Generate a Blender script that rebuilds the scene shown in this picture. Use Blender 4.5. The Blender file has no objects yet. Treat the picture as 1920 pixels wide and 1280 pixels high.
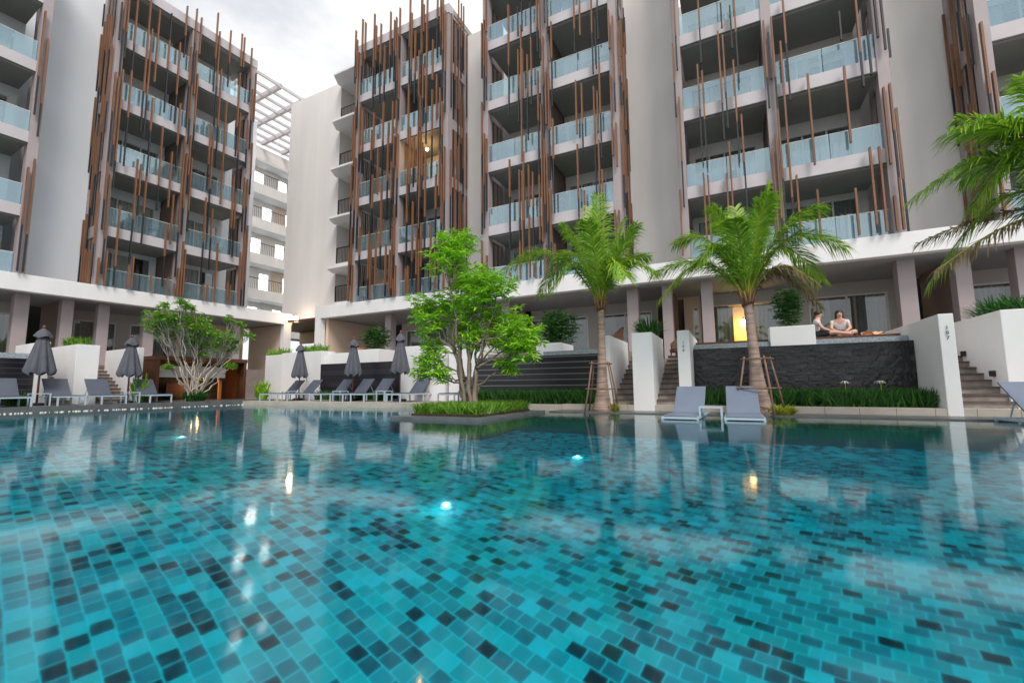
import bpy, math, random
from mathutils import Vector, Matrix, Quaternion
R = math.radians
random.seed(7)
S = bpy.context.scene
COL = S.collection

# ------------------------------------------------------------------ camera
cam = bpy.data.objects.new('camera', bpy.data.cameras.new('camera'))
COL.objects.link(cam)
cr = Vector((0.8934069, 0.4491752, -0.0081047))
cu = Vector((0.0531695, -0.0878056, 0.9947176))
cf = Vector((-0.4460909, 0.8891185, 0.1023286))
m = Matrix((cr, cu, -cf)).transposed().to_4x4()
m.translation = (0, 0, .53)
cam.matrix_world = m
cam.data.sensor_width = 36
cam.data.lens = 15.319
cam.data.clip_start = .05
cam.data.clip_end = 3000
S.camera = cam

# ------------------------------------------------------------------ world, sun, exposure
SUN_EL, SUN_AZ = R(50), R(134)          # azimuth clockwise from +Y: soft, behind the camera and to the right
w = bpy.data.worlds.new("World"); S.world = w; w.use_nodes = True
nt = w.node_tree; nt.nodes.clear()
N = nt.nodes.new; LK = nt.links.new
out = N('ShaderNodeOutputWorld'); bg = N('ShaderNodeBackground'); bg.inputs['Strength'].default_value = .1
sky = N('ShaderNodeTexSky'); sky.sky_type = 'NISHITA'; sky.sun_disc = False
sky.sun_elevation = SUN_EL; sky.sun_rotation = SUN_AZ
tc = N('ShaderNodeTexCoord'); mp = N('ShaderNodeMapping'); mp.inputs['Scale'].default_value = (1.2, 1.2, 3.2)
no = N('ShaderNodeTexNoise'); no.inputs['Scale'].default_value = 2.1; no.inputs['Detail'].default_value = 7; no.inputs['Roughness'].default_value = .55
cr1 = N('ShaderNodeValToRGB'); cr1.color_ramp.elements[0].position = .36; cr1.color_ramp.elements[0].color = (5.7, 5.72, 5.78, 1)
cr1.color_ramp.elements[1].position = .62; cr1.color_ramp.elements[1].color = (6.5, 6.5, 6.5, 1)
cr2 = N('ShaderNodeValToRGB'); cr2.color_ramp.elements[0].position = .25; cr2.color_ramp.elements[0].color = (.55,)*3+(1,)
cr2.color_ramp.elements[1].position = .5; cr2.color_ramp.elements[1].color = (1,)*3+(1,)
mx = N('ShaderNodeMix'); mx.data_type = 'RGBA'
LK(tc.outputs['Generated'], mp.inputs[0]); LK(mp.outputs[0], no.inputs['Vector'])
LK(no.outputs[0], cr1.inputs[0]); LK(no.outputs[0], cr2.inputs[0])
LK(cr2.outputs[0], mx.inputs[0]); LK(sky.outputs[0], mx.inputs[6]); LK(cr1.outputs[0], mx.inputs[7])
LK(mx.outputs[2], bg.inputs[0]); LK(bg.outputs[0], out.inputs[0])
sun = bpy.data.objects.new('sun', bpy.data.lights.new('sun', 'SUN')); COL.objects.link(sun)
sun.data.energy = 1.5; sun.data.angle = R(24); sun.data.color = (1, .93, .86)
sd = Vector((math.sin(SUN_AZ)*math.cos(SUN_EL), math.cos(SUN_AZ)*math.cos(SUN_EL), math.sin(SUN_EL)))
sun.rotation_euler = sd.to_track_quat('Z', 'Y').to_euler()
S.view_settings.view_transform = 'Standard'; S.view_settings.look = 'None'
S.view_settings.exposure = 0.80; S.view_settings.gamma = 1
try:
    S.cycles.max_bounces = 10; S.cycles.transparent_max_bounces = 16; S.cycles.transmission_bounces = 8
    S.cycles.sample_clamp_indirect = 4
except Exception: pass

# ------------------------------------------------------------------ materials
def mat(name, col, rough=.6, metal=0, var=0, vscale=3, bump=0, bscale=20, spec=.5, stretch=None, col2=None):
    m = bpy.data.materials.new(name); m.use_nodes = True
    t = m.node_tree; b = t.nodes['Principled BSDF']
    b.inputs['Base Color'].default_value = (*col, 1); b.inputs['Roughness'].default_value = rough
    b.inputs['Metallic'].default_value = metal; b.inputs['Specular IOR Level'].default_value = spec
    if var or bump:
        c = t.nodes.new('ShaderNodeTexCoord'); mp = t.nodes.new('ShaderNodeMapping')
        if stretch: mp.inputs['Scale'].default_value = stretch
        t.links.new(c.outputs['Object'], mp.inputs[0])
    if var:
        n = t.nodes.new('ShaderNodeTexNoise'); n.inputs['Scale'].default_value = vscale; n.inputs['Detail'].default_value = 5
        t.links.new(mp.outputs[0], n.inputs['Vector'])
        r = t.nodes.new('ShaderNodeValToRGB')
        r.color_ramp.elements[0].position = .3; r.color_ramp.elements[1].position = .7
        c2 = col2 or tuple(max(0, x*(1-var)) for x in col)
        r.color_ramp.elements[0].color = (*c2, 1); r.color_ramp.elements[1].color = (*col, 1)
        t.links.new(n.outputs[0], r.inputs[0]); t.links.new(r.outputs[0], b.inputs['Base Color'])
    if bump:
        n2 = t.nodes.new('ShaderNodeTexNoise'); n2.inputs['Scale'].default_value = bscale; n2.inputs['Detail'].default_value = 4
        t.links.new(mp.outputs[0], n2.inputs['Vector'])
        bp = t.nodes.new('ShaderNodeBump'); bp.inputs['Strength'].default_value = bump; bp.inputs['Distance'].default_value = .02
        t.links.new(n2.outputs[0], bp.inputs['Height']); t.links.new(bp.outputs[0], b.inputs['Normal'])
    return m
M = {}
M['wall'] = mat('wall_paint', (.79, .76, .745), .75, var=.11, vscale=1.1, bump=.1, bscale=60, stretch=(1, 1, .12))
M['wall_skylit'] = mat('wall_paint_skylit', (.80, .83, .88), .75, var=.07, vscale=.5, bump=.08, bscale=60, stretch=(1, 1, .25))  # same wall paint as the right wing, bluish sky light mixed into the colour
M['white'] = mat('white_render', (.84, .84, .85), .7, var=.08, vscale=1.2, bump=.1, bscale=40, stretch=(1, 1, .4))
M['wall_shaded'] = mat('wall_paint_shaded', (.50, .48, .47), .75, var=.07, vscale=.6)  # wall colour darkened to carry the shade deep under the canopy
M['peach'] = mat('peach_paint', (.76, .60, .48), .8, var=.08, vscale=1)
M['fascia'] = mat('fascia_paint', (.56, .53, .56), .6, var=.07, vscale=1.5)
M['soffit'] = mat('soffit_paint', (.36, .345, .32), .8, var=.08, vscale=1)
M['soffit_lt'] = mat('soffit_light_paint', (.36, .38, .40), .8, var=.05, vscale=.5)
M['column'] = mat('mauve_column_paint', (.40, .345, .36), .55, var=.08, vscale=1.5)
M['brownwall'] = mat('brown_wall_paint', (.24, .175, .15), .7, var=.12, vscale=1.5)
M['batten'] = mat('timber_batten', (.25, .115, .058), .5, var=.4, vscale=2.0, stretch=(6, 6, .5))
M['batten_dk'] = mat('dark_rod', (.02, .02, .025), .4)
M['frame'] = mat('window_frame', (.72, .73, .73), .4)
M['black'] = mat('black_steel', (.015, .015, .017), .4)
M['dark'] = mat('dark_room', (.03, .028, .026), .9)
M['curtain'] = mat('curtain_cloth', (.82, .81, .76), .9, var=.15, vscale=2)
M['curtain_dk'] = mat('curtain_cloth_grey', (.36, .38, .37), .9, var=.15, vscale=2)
M['wood'] = mat('dark_teak', (.115, .042, .022), .45, var=.35, vscale=3, stretch=(1, 1, 8))
M['pole'] = mat('umbrella_pole_wood', (.20, .06, .045), .4, var=.2)
M['canvas'] = mat('charcoal_canvas', (.10, .105, .13), .85, var=.2, vscale=6, bump=.25, bscale=14)
M['alu'] = mat('powder_coated_frame', (.42, .52, .60), .35)
M['sling'] = mat('grey_sling_mesh', (.075, .09, .125), .55, var=.15, vscale=3)
M['sling_lt'] = mat('blue_grey_sling_mesh', (.17, .21, .29), .38, var=.12, vscale=3)
M['stone'] = mat('grey_stone', (.13, .14, .145), .35, var=.35, vscale=4, bump=.3, bscale=30)
M['kerb'] = mat('sandstone_kerb', (.50, .46, .40), .7, var=.18, vscale=4, bump=.2, bscale=30)
M['deck'] = mat('deck_paving', (.30, .25, .23), .7, var=.25, vscale=4, bump=.2, bscale=25)
M['step'] = mat('stair_stone', (.40, .34, .30), .75, var=.45, vscale=5, bump=.3, bscale=25)
M['tread'] = mat('stair_tread_dark', (.13, .10, .095), .6, var=.3, vscale=5)
M['soil'] = mat('soil', (.05, .035, .025), .95, var=.4, vscale=8)
M['bark'] = mat('tree_bark', (.30, .24, .19), .85, var=.45, vscale=6, bump=.5, bscale=25, stretch=(1, 1, .4))
M['palmbark'] = mat('palm_trunk_bark', (.46, .33, .27), .85, var=.5, vscale=3.2, bump=.7, bscale=5, stretch=(.6, .6, 7), col2=(.20, .14, .12))
M['palebark'] = mat('pale_bark', (.52, .46, .40), .85, var=.35, vscale=6, bump=.4, bscale=25)
M['stake'] = mat('stake_wood', (.28, .17, .12), .8, var=.4, vscale=8)
M['skin'] = mat('skin', (.62, .36, .27), .5)
M['hair'] = mat('dark_hair', (.025, .015, .012), .5)
M['shirt'] = mat('pale_shirt', (.66, .60, .62), .8, bump=.2)
M['vest'] = mat('dark_cloth', (.02, .02, .025), .8, bump=.2)
M['towel'] = mat('peach_towel', (.72, .40, .26), .95, bump=.5)
M['orange'] = mat('orange_cloth', (.62, .22, .07), .8)
M['wicker'] = mat('brown_wicker', (.10, .05, .03), .7, bump=.5, bscale=60)
M['ink'] = mat('grey_numerals', (.12, .12, .12), .5)
M['ground'] = mat('ground_earth', (.16, .17, .12), .9, var=.3, vscale=.2)
M['mono'] = mat('monstera_stem', (.10, .16, .05), .7)
M['lilywhite'] = mat('lily_petal', (.85, .85, .8), .6)

def leafmat(name, a, b):
    m = bpy.data.materials.new(name); m.use_nodes = True; t = m.node_tree; p = t.nodes['Principled BSDF']
    g = t.nodes.new('ShaderNodeNewGeometry'); r = t.nodes.new('ShaderNodeValToRGB')
    r.color_ramp.elements[0].color = (*a, 1); r.color_ramp.elements[1].color = (*b, 1)
    t.links.new(g.outputs['Random Per Island'], r.inputs[0]); t.links.new(r.outputs[0], p.inputs['Base Color'])
    p.inputs['Roughness'].default_value = .45
    tr = t.nodes.new('ShaderNodeBsdfTranslucent'); t.links.new(r.outputs[0], tr.inputs[0])
    ad = t.nodes.new('ShaderNodeMixShader'); ad.inputs[0].default_value = .35
    t.links.new(p.outputs[0], ad.inputs[1]); t.links.new(tr.outputs[0], ad.inputs[2])
    t.links.new(ad.outputs[0], t.nodes['Material Output'].inputs[0])
    return m
M['leaf'] = leafmat('bright_leaf', (.10, .34, .010), (.50, .82, .05))
M['leaf2'] = leafmat('olive_leaf', (.08, .26, .015), (.30, .56, .04))
M['leafd'] = leafmat('dark_leaf', (.012, .07, .012), (.06, .20, .03))
M['palm'] = leafmat('palm_leaf', (.10, .27, .012), (.40, .62, .05))
M['palmdry'] = leafmat('dry_palm_leaf', (.16, .12, .05), (.34, .28, .14))
M['limeleaf'] = leafmat('lime_leaf', (.22, .32, .02), (.50, .52, .05))
M['grass'] = leafmat('grass_blade', (.05, .17, .015), (.24, .46, .04))

def glassmat(name, tint, gloss, gcol, gfac, diff=0.0, dcol=(.6, .75, .8)):
    m = bpy.data.materials.new(name); m.use_nodes = True; t = m.node_tree; t.nodes.clear()
    o = t.nodes.new('ShaderNodeOutputMaterial'); tr = t.nodes.new('ShaderNodeBsdfTransparent'); tr.inputs[0].default_value = (*tint, 1)
    gl = t.nodes.new('ShaderNodeBsdfGlossy'); gl.inputs[0].default_value = (*gcol, 1); gl.inputs['Roughness'].default_value = gloss
    fr0 = t.nodes.new('ShaderNodeLayerWeight'); fr0.inputs[0].default_value = .5
    fr = t.nodes.new('ShaderNodeMath'); fr.operation = 'POWER'; fr.inputs[1].default_value = 4; t.links.new(fr0.outputs['Facing'], fr.inputs[0])
    mr = t.nodes.new('ShaderNodeMapRange'); mr.inputs[3].default_value = gfac; mr.inputs[4].default_value = 1
    t.links.new(fr.outputs[0], mr.inputs[0])
    a = t.nodes.new('ShaderNodeMixShader'); t.links.new(mr.outputs[0], a.inputs[0]); t.links.new(tr.outputs[0], a.inputs[1]); t.links.new(gl.outputs[0], a.inputs[2])
    if diff:
        d = t.nodes.new('ShaderNodeBsdfDiffuse'); d.inputs[0].default_value = (*dcol, 1)
        b = t.nodes.new('ShaderNodeMixShader'); b.inputs[0].default_value = diff
        t.links.new(a.outputs[0], b.inputs[1]); t.links.new(d.outputs[0], b.inputs[2]); a = b
    t.links.new(a.outputs[0], o.inputs[0]); return m
M['rail_glass'] = glassmat('balcony_rail_glass', (.80, .92, .96), .03, (.80, .93, 1.0), .20, .10, (.50, .72, .82))
M['glass'] = glassmat('window_glass', (.75, .8, .8), .02, (.9, .95, 1), .12)

def emis(name, col, s):
    m = bpy.data.materials.new(name); m.use_nodes = True; b = m.node_tree.nodes['Principled BSDF']
    b.inputs['Emission Color'].default_value = (*col, 1); b.inputs['Emission Strength'].default_value = s
    b.inputs['Base Color'].default_value = (*col, 1); return m
M['lamp'] = emis('warm_lamp', (1, .62, .22), 14)
M['lampw'] = emis('white_lamp', (1, .80, .55), 25)
M['poollamp'] = emis('pool_lamp', (.4, .95, 1), .9)
M['glow_pane'] = emis('daylight_glow_pane', (1, .98, .93), 3)  # emission added in place of bright daylight through the gallery openings

def brickmat(name, sx, sy, ramp, mortar, msize=.02, rough=.3, rot=0, plane='XY', bump=.4, fine=0.15, offs=.5):
    m = bpy.data.materials.new(name); m.use_nodes = True; t = m.node_tree; b = t.nodes['Principled BSDF']
    c = t.nodes.new('ShaderNodeTexCoord'); mp = t.nodes.new('ShaderNodeMapping')
    if plane == 'XY': mp.inputs['Rotation'].default_value = (0, 0, rot); t.links.new(c.outputs['Object'], mp.inputs[0])
    else:
        sp = t.nodes.new('ShaderNodeSeparateXYZ'); cb = t.nodes.new('ShaderNodeCombineXYZ')
        t.links.new(c.outputs['Object'], sp.inputs[0]); t.links.new(sp.outputs[0 if plane == 'XZ' else 1], cb.inputs[0]); t.links.new(sp.outputs[2], cb.inputs[1])
        t.links.new(cb.outputs[0], mp.inputs[0])
    if plane != 'XY': mp.inputs['Location'].default_value = (7, 0, 0)
    bk = t.nodes.new('ShaderNodeTexBrick'); bk.offset = offs; bk.squash = 1
    bk.inputs['Color1'].default_value = (0, 0, 0, 1); bk.inputs['Color2'].default_value = (1, 1, 1, 1); bk.inputs['Mortar'].default_value = (.5, .5, .5, 1)
    bk.inputs['Scale'].default_value = 1; bk.inputs['Mortar Size'].default_value = msize*sy; bk.inputs['Mortar Smooth'].default_value = .1
    bk.inputs['Brick Width'].default_value = sx; bk.inputs['Row Height'].default_value = sy
    t.links.new(mp.outputs[0], bk.inputs['Vector'])
    r = t.nodes.new('ShaderNodeValToRGB'); e = r.color_ramp.elements; 
    for i, (p, cc) in enumerate(ramp):
        el = e[i] if i < 2 else e.new(p)
        el.position = p; el.color = (*cc, 1)
    n = t.nodes.new('ShaderNodeTexNoise'); n.inputs['Scale'].default_value = 9; n.inputs['Detail'].default_value = 4; t.links.new(mp.outputs[0], n.inputs[0])
    ad = t.nodes.new('ShaderNodeMath'); ad.operation = 'MULTIPLY_ADD'; ad.inputs[1].default_value = fine
    sb = t.nodes.new('ShaderNodeMath'); sb.operation = 'SUBTRACT'; sb.inputs[1].default_value = fine*.5
    t.links.new(n.outputs[0], ad.inputs[0]); t.links.new(bk.outputs['Color'], ad.inputs[2]); t.links.new(ad.outputs[0], sb.inputs[0])
    t.links.new(sb.outputs[0], r.inputs[0])
    mx = t.nodes.new('ShaderNodeMix'); mx.data_type = 'RGBA'; mx.inputs[7].default_value = (*mortar, 1)
    t.links.new(bk.outputs['Fac'], mx.inputs[0]); t.links.new(r.outputs[0], mx.inputs[6]); t.links.new(mx.outputs[2], b.inputs['Base Color'])
    b.inputs['Roughness'].default_value = rough
    if bump:
        bp = t.nodes.new('ShaderNodeBump'); bp.inputs['Strength'].default_value = bump; bp.inputs['Distance'].default_value = .02
        t.links.new(sb.outputs[0], bp.inputs['Height']); t.links.new(bp.outputs[0], b.inputs['Normal'])
    return m
M['pooltile'] = brickmat('pool_floor_tile', .108, .094, [(0, (.001, .016, .03)), (.08, (.004, .05, .08)), (.17, (.01, .15, .21)), (.5, (.01, .37, .47)), (.8, (.01, .54, .58)), (1, (.01, .68, .82))], (.02, .80, .90), .04, .4, rot=R(-12.4)*-1, bump=0, fine=.36)
M['darktile'] = brickmat('black_slate_cladding', .31, .15, [(0, (.004, .004, .006)), (.5, (.009, .008, .012)), (1, (.026, .024, .033))], (.003, .003, .004), .06, .25, plane='XZ', bump=1.0, fine=.9)
M['darkpanel'] = brickmat('black_slate_courses', 60, .185, [(0, (.006, .006, .009)), (1, (.016, .015, .021))], (.16, .15, .17), .09, .3, plane='XZ', bump=.3, fine=.5)
M['darkpanelL'] = brickmat('black_slate_courses_side', 60, .185, [(0, (.006, .006, .009)), (1, (.016, .015, .021))], (.045, .042, .05), .06, .3, plane='XZ', bump=.3, fine=.5)
M['darkpanelC'] = brickmat('charcoal_slate_courses', 60, .27, [(0, (.018, .018, .025)), (1, (.035, .034, .044))], (.008, .008, .01), .05, .3, plane='XZ', bump=.3, fine=.6)
M['pebble'] = mat('pebble_wash', (.42, .50, .56), .4, var=.6, vscale=22, bump=.8, bscale=26)

def watermat():
    m = bpy.data.materials.new('pool_water'); m.use_nodes = True; t = m.node_tree; t.nodes.clear()
    o = t.nodes.new('ShaderNodeOutputMaterial'); g = t.nodes.new('ShaderNodeBsdfGlass')
    g.inputs['IOR'].default_value = 1.333; g.inputs['Roughness'].default_value = .075; g.inputs['Color'].default_value = (.93, .99, 1, 1)
    c = t.nodes.new('ShaderNodeTexCoord')
    h = None
    for s, st, w in (((1, 1.0, 1), 2.2, .6), ((1, 1, 1), 9.0, .12)):
        mp = t.nodes.new('ShaderNodeMapping'); mp.inputs['Scale'].default_value = s; mp.inputs['Rotation'].default_value = (0, 0, R(25))
        t.links.new(c.outputs['Object'], mp.inputs[0])
        n = t.nodes.new('ShaderNodeTexNoise'); n.inputs['Scale'].default_value = st; n.inputs['Detail'].default_value = 2
        t.links.new(mp.outputs[0], n.inputs[0])
        q = t.nodes.new('ShaderNodeMath'); q.operation = 'MULTIPLY'; q.inputs[1].default_value = w; t.links.new(n.outputs[0], q.inputs[0])
        if h:
            a = t.nodes.new('ShaderNodeMath'); a.operation = 'ADD'; t.links.new(h.outputs[0], a.inputs[0]); t.links.new(q.outputs[0], a.inputs[1]); h = a
        else: h = q
    b = t.nodes.new('ShaderNodeBump'); b.inputs['Strength'].default_value = .16; b.inputs['Distance'].default_value = .02
    t.links.new(h.outputs[0], b.inputs['Height']); t.links.new(b.outputs[0], g.inputs['Normal'])
    gl = t.nodes.new('ShaderNodeBsdfGlossy'); gl.inputs['Roughness'].default_value = .06; t.links.new(b.outputs[0], gl.inputs['Normal'])
    ms = t.nodes.new('ShaderNodeMixShader'); ms.inputs[0].default_value = .012
    t.links.new(g.outputs[0], ms.inputs[1]); t.links.new(gl.outputs[0], ms.inputs[2]); t.links.new(ms.outputs[0], o.inputs[0])
    va = t.nodes.new('ShaderNodeVolumeAbsorption'); va.inputs['Color'].default_value = (.0, .81, .88, 1); va.inputs['Density'].default_value = .34
    t.links.new(va.outputs[0], o.inputs['Volume']); return m
M['water'] = watermat()

# ------------------------------------------------------------------ mesh helpers
class MB:
    def __init__(s, *mats): s.v = []; s.f = []; s.mi = []; s.mats = list(mats)
    def slot(s, m):
        if m is None: return 0
        if m not in s.mats: s.mats.append(m)
        return s.mats.index(m)
    def poly(s, pts, m=None):
        i = len(s.v); s.v += [tuple(p) for p in pts]; s.f.append(tuple(range(i, i+len(pts)))); s.mi.append(s.slot(m)); return s
    def box(s, x0, x1, y0, y1, z0, z1, m=None, rot=0, c=None):
        i = len(s.v)
        P = [(x, y, z) for z in (z0, z1) for (x, y) in ((x0, y0), (x1, y0), (x1, y1), (x0, y1))]
        if rot:
            cx, cy = c or ((x0+x1)/2, (y0+y1)/2); cc, ss = math.cos(rot), math.sin(rot)
            P = [(cx+(x-cx)*cc-(y-cy)*ss, cy+(x-cx)*ss+(y-cy)*cc, z) for x, y, z in P]
        s.v += P
        for f in ((3, 2, 1, 0), (4, 5, 6, 7), (0, 1, 5, 4), (1, 2, 6, 5), (2, 3, 7, 6), (3, 0, 4, 7)):
            s.f.append(tuple(i+k for k in f)); s.mi.append(s.slot(m))
        return s
    def prism(s, pts, z0, z1, m=None):
        n = len(pts); i = len(s.v)
        s.v += [(x, y, z0) for x, y in pts]+[(x, y, z1) for x, y in pts]
        fs = [tuple(i+n-1-k for k in range(n)), tuple(i+n+k for k in range(n))]+[(i+k, i+(k+1) % n, i+n+(k+1) % n, i+n+k) for k in range(n)]
        for f in fs: s.f.append(f); s.mi.append(s.slot(m))
        return s
    def tube(s, pts, rad, n=8, m=None, cap=True, sq=None):
        pts = [Vector(p) for p in pts]; rad = rad if hasattr(rad, '__len__') else [rad]*len(pts)
        base = len(s.v); up = None
        for k, p in enumerate(pts):
            d = (pts[min(k+1, len(pts)-1)]-pts[max(k-1, 0)]).normalized()
            if up is None: up = Vector((0, 0, 1)) if abs(d.z) < .9 else Vector((1, 0, 0))
            a = d.cross(up).normalized(); b = a.cross(d).normalized(); up = b
            for j in range(n):
                t = 2*math.pi*j/n+(math.pi/4 if n == 4 else 0); s.v.append(tuple(p+(a*math.cos(t)+b*math.sin(t))*rad[k]))
        for k in range(len(pts)-1):
            for j in range(n):
                q = base+k*n; s.f.append((q+j, q+(j+1) % n, q+n+(j+1) % n, q+n+j)); s.mi.append(s.slot(m))
        if cap:
            s.f.append(tuple(base+n-1-j for j in range(n))); s.mi.append(s.slot(m))
            q = base+(len(pts)-1)*n; s.f.append(tuple(q+j for j in range(n))); s.mi.append(s.slot(m))
        return s
    def mesh(s, name, smooth=False):
        me = bpy.data.meshes.new(name); me.from_pydata(s.v, [], s.f)
        for m in s.mats: me.materials.append(m)
        me.polygons.foreach_set('material_index', s.mi)
        if smooth: me.polygons.foreach_set('use_smooth', [True]*len(s.f))
        me.update(); return me
def link(name, data, parent=None, loc=None, rz=None):
    o = bpy.data.objects.new(name, data); COL.objects.link(o)
    if parent: o.parent = parent
    if loc is not None: o.location = loc
    if rz is not None: o.rotation_euler.z = rz
    return o
def part(name, mb, parent, loc=None, smooth=False, bevel=0):
    o = link(name, mb.mesh(name, smooth), parent, loc)
    if bevel:
        b = o.modifiers.new('bevel', 'BEVEL'); b.width = bevel; b.segments = 2; b.limit_method = 'ANGLE'
    return o
def tag(o, label=None, cat=None, group=None, kind=None):
    if label: o['label'] = label
    if cat: o['category'] = cat
    if group: o['group'] = group
    if kind: o['kind'] = kind
    return o
def thing(name, label, cat, loc=(0, 0, 0), rz=0, group=None):
    return tag(link(name, None, None, loc, rz), label, cat, group)
def struct(name, mb, smooth=False):
    return tag(link(name, mb.mesh(name, smooth)), kind='structure')
def solid(name, mb, label, cat, loc=(0, 0, 0), rz=0, group=None, smooth=False, bevel=0):
    o = part(name, mb, None, loc, smooth, bevel); o.rotation_euler.z = rz; return tag(o, label, cat, group)
def kids(o): return [c for c in bpy.data.objects if c.parent == o]
def copytree(o, parent=None):
    c = o.copy(); COL.objects.link(c); c.parent = parent
    for ch in list(o.children): copytree(ch, c)
    return c

DYA = R(2.5609)
LD = Vector((math.sin(DYA), math.cos(DYA), 0)); LN = Vector((math.cos(DYA), -math.sin(DYA), 0))
LROT = R(90)-DYA                                  # left frame: local x runs along the left wing, local y inwards
def LP(u, D, z=0): q = u*LD+D*LN; return Vector((q.x, q.y, z))

# ------------------------------------------------------------------ ground, pool, decks
WZ = -.16
pts_out = 900
g = MB(M['ground'])
struct('ground', g.poly([(-pts_out, -pts_out, -3.8), (pts_out, -pts_out, -3.8), (pts_out, pts_out, -3.8), (-pts_out, pts_out, -3.8)]))
PX0, PX1, PY0, PY1 = -20.6, 15, -9, 11.9
pf = MB(M['pooltile']); pf.poly([(PX0, PY0, -1.6), (PX1, PY0, -1.6), (PX1, 2.6, -1.6), (PX0, 2.6, -1.6)]); pf.poly([(PX0, 2.6, -1.6), (PX1, 2.6, -1.6), (PX1, 8, -2.9), (PX0, 8, -2.9)]); pf.poly([(PX0, 8, -2.9), (PX1, 8, -2.9), (PX1, PY1, -2.9), (PX0, PY1, -2.9)])
struct('pool_floor', pf)
M['shelf'] = brickmat('shelf_tile', .3, .3, [(0, (.004, .05, .055)), (.5, (.008, .10, .11)), (1, (.02, .17, .18))], (.02, .2, .2), .04, .35, bump=0, fine=.3)
ps = MB(M['shelf'])
ps.box(-4.4, PX1, 9.75, 10.45, -2.89, -.62); ps.box(-4.4, PX1, 9.0, 9.747, -2.89, -.98); ps.box(-4.4, PX1, 10.452, 11.9, -2.89, -.46)
struct('pool_steps', ps)
wt = MB(M['water']); wt.box(PX0, PX1-.001, PY0+.001, PY1+.05, -3.6, WZ)
struct('water', wt)
# wet overflow ledge along the right hand edge
lg = MB(M['stone']); lg.box(-4.4, PX1, 10.95, 11.88, -.455, -.135)
struct('overflow_ledge', lg)
kb = MB(M['kerb'])
for i in range(31):
    a = -4.38+i*.62
    kb.box(a, a+.612, 11.9, 12.2, -3.2, .012)
kb2 = MB(M['kerb'])
for i in range(24):
    a = -18.95+i*.607
    kb2.box(a, a+.600, 11.65, 12.1, -3.2, -.002)
struct('pool_kerb', kb); struct('pool_coping', kb2)
# deck paving (right/corner) and left deck
dk = MB(M['deck']); dk.box(-30, 16, 12.1, 24, -3.3, -.006)
struct('paving', dk)
a, b_ = LP(-14, -19.3), LP(12.2, -19.3); c_, d_ = LP(12.2, -30), LP(-14, -30)
ld = MB(M['stone']); ld.prism([(c_.x, c_.y), (d_.x, d_.y), (a.x, a.y), (b_.x, b_.y)], -3.3, .03)
struct('left_deck', ld)
# outer pool walls behind the camera
pw = MB(M['stone']); pw.box(PX0-.3, PX1+.3, PY0-.3, PY0, -3.5, .02); pw.box(PX1, PX1+.3, PY0, 12.3, -3.5, .02)
struct('pool_wall', pw)
dk2 = MB(M['deck']); dk2.box(-60, 60, -60, PY0-.3, -2.1, -.01); dk2.box(PX1+.3, 60, PY0-.3, 40, -2.1, -.01)
struct('far_paving', dk2)
# white pebbles along the left water line
pb = MB(M['lilywhite'])
for i in range(230):
    u = random.uniform(2, 11); 
    if random.random() < .35*abs(math.sin(u*2)): continue
    p = LP(u, -19.3+random.uniform(.03, .12), WZ+.012); r = random.uniform(.012, .03)
    pb.tube([p+Vector((0, 0, -r)), p, p+Vector((0, 0, r*.6))], [r*.4, r, r*.4], 6)
tag(link('pebbles', pb.mesh('pebbles', True)), 'thin line of white pebbles along the left water edge', 'pebbles', kind='stuff')

# pool lamps on the floor
for x, y, lb in ((-9.0, 4.5, 'faint round light on the pool floor near the left bank'), (-2.5, 3.55, 'small round cyan light on the pool floor in mid pool'), (-2.2, 6.6, 'small round light on the pool floor near the leaning palm')):
    o = thing('pool_light', lb, 'pool light', (x, y, -1.595 if y < 2.6 else -1.595-(y-2.6)*1.3/5.4), group='underwater pool lights')
    part('rim', MB(M['alu']).tube([(0, 0, 0), (0, 0, .03)], .055 if y < 4 else .09, 20), o)
    part('lens', MB(M['poollamp']).tube([(0, 0, .03), (0, 0, .04)], .035 if y < 4 else .07, 20), o)
    l = bpy.data.lights.new('pool_glow', 'POINT'); l.energy = 2; l.color = (.35, .95, 1); l.shadow_soft_size = .02
    link('pool_glow', l, o, (0, 0, .1))

# ------------------------------------------------------------------ hotel wings
SB = [7.68, 10.88, 14.08, 17.28]      # undersides of the balcony slabs
ROOF0, ROOF1 = 20.42, 20.95
BW = 2.84
def curtain_mesh(x0, x1, z0, z1, m, y=0, amp=.035):
    mb = MB(m); n = max(4, int((x1-x0)/.035)); pr = None
    ph = random.random()*9
    for i in range(n+1):
        x = x0+(x1-x0)*i/n; yy = y+amp*math.sin(x*38+ph)+amp*.5*math.sin(x*17+ph)
        if pr: mb.poly([(pr[0], pr[1], z0), (x, yy, z0), (x, yy, z1), (pr[0], pr[1], z1)])
        pr = (x, yy)
    return mb.mesh('curtain', True)
def door_mesh(x0, x1, z0, z1, n, fm, y=0, t=.06):
    mb = MB(fm, M['glass'])
    mb.box(x0, x1, y-.04, y+.06, z1-t, z1, fm); mb.box(x0, x1, y-.04, y+.06, z0, z0+t, fm)
    for i in range(n+1):
        x = x0+(x1-x0-t)*i/n; mb.box(x, x+t, y-.035, y+.055, z0+t, z1-t, fm)
    for i in range(n):
        xa = x0+(x1-x0-t)*i/n+t; xb = x0+(x1-x0-t)*(i+1)/n
        mb.poly([(xa, y, z0+t), (xb, y, z0+t), (xb, y, z1-t), (xa, y, z1-t)], M['glass'])
    return mb.mesh('sliding_door')
YB = 2.3
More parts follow.
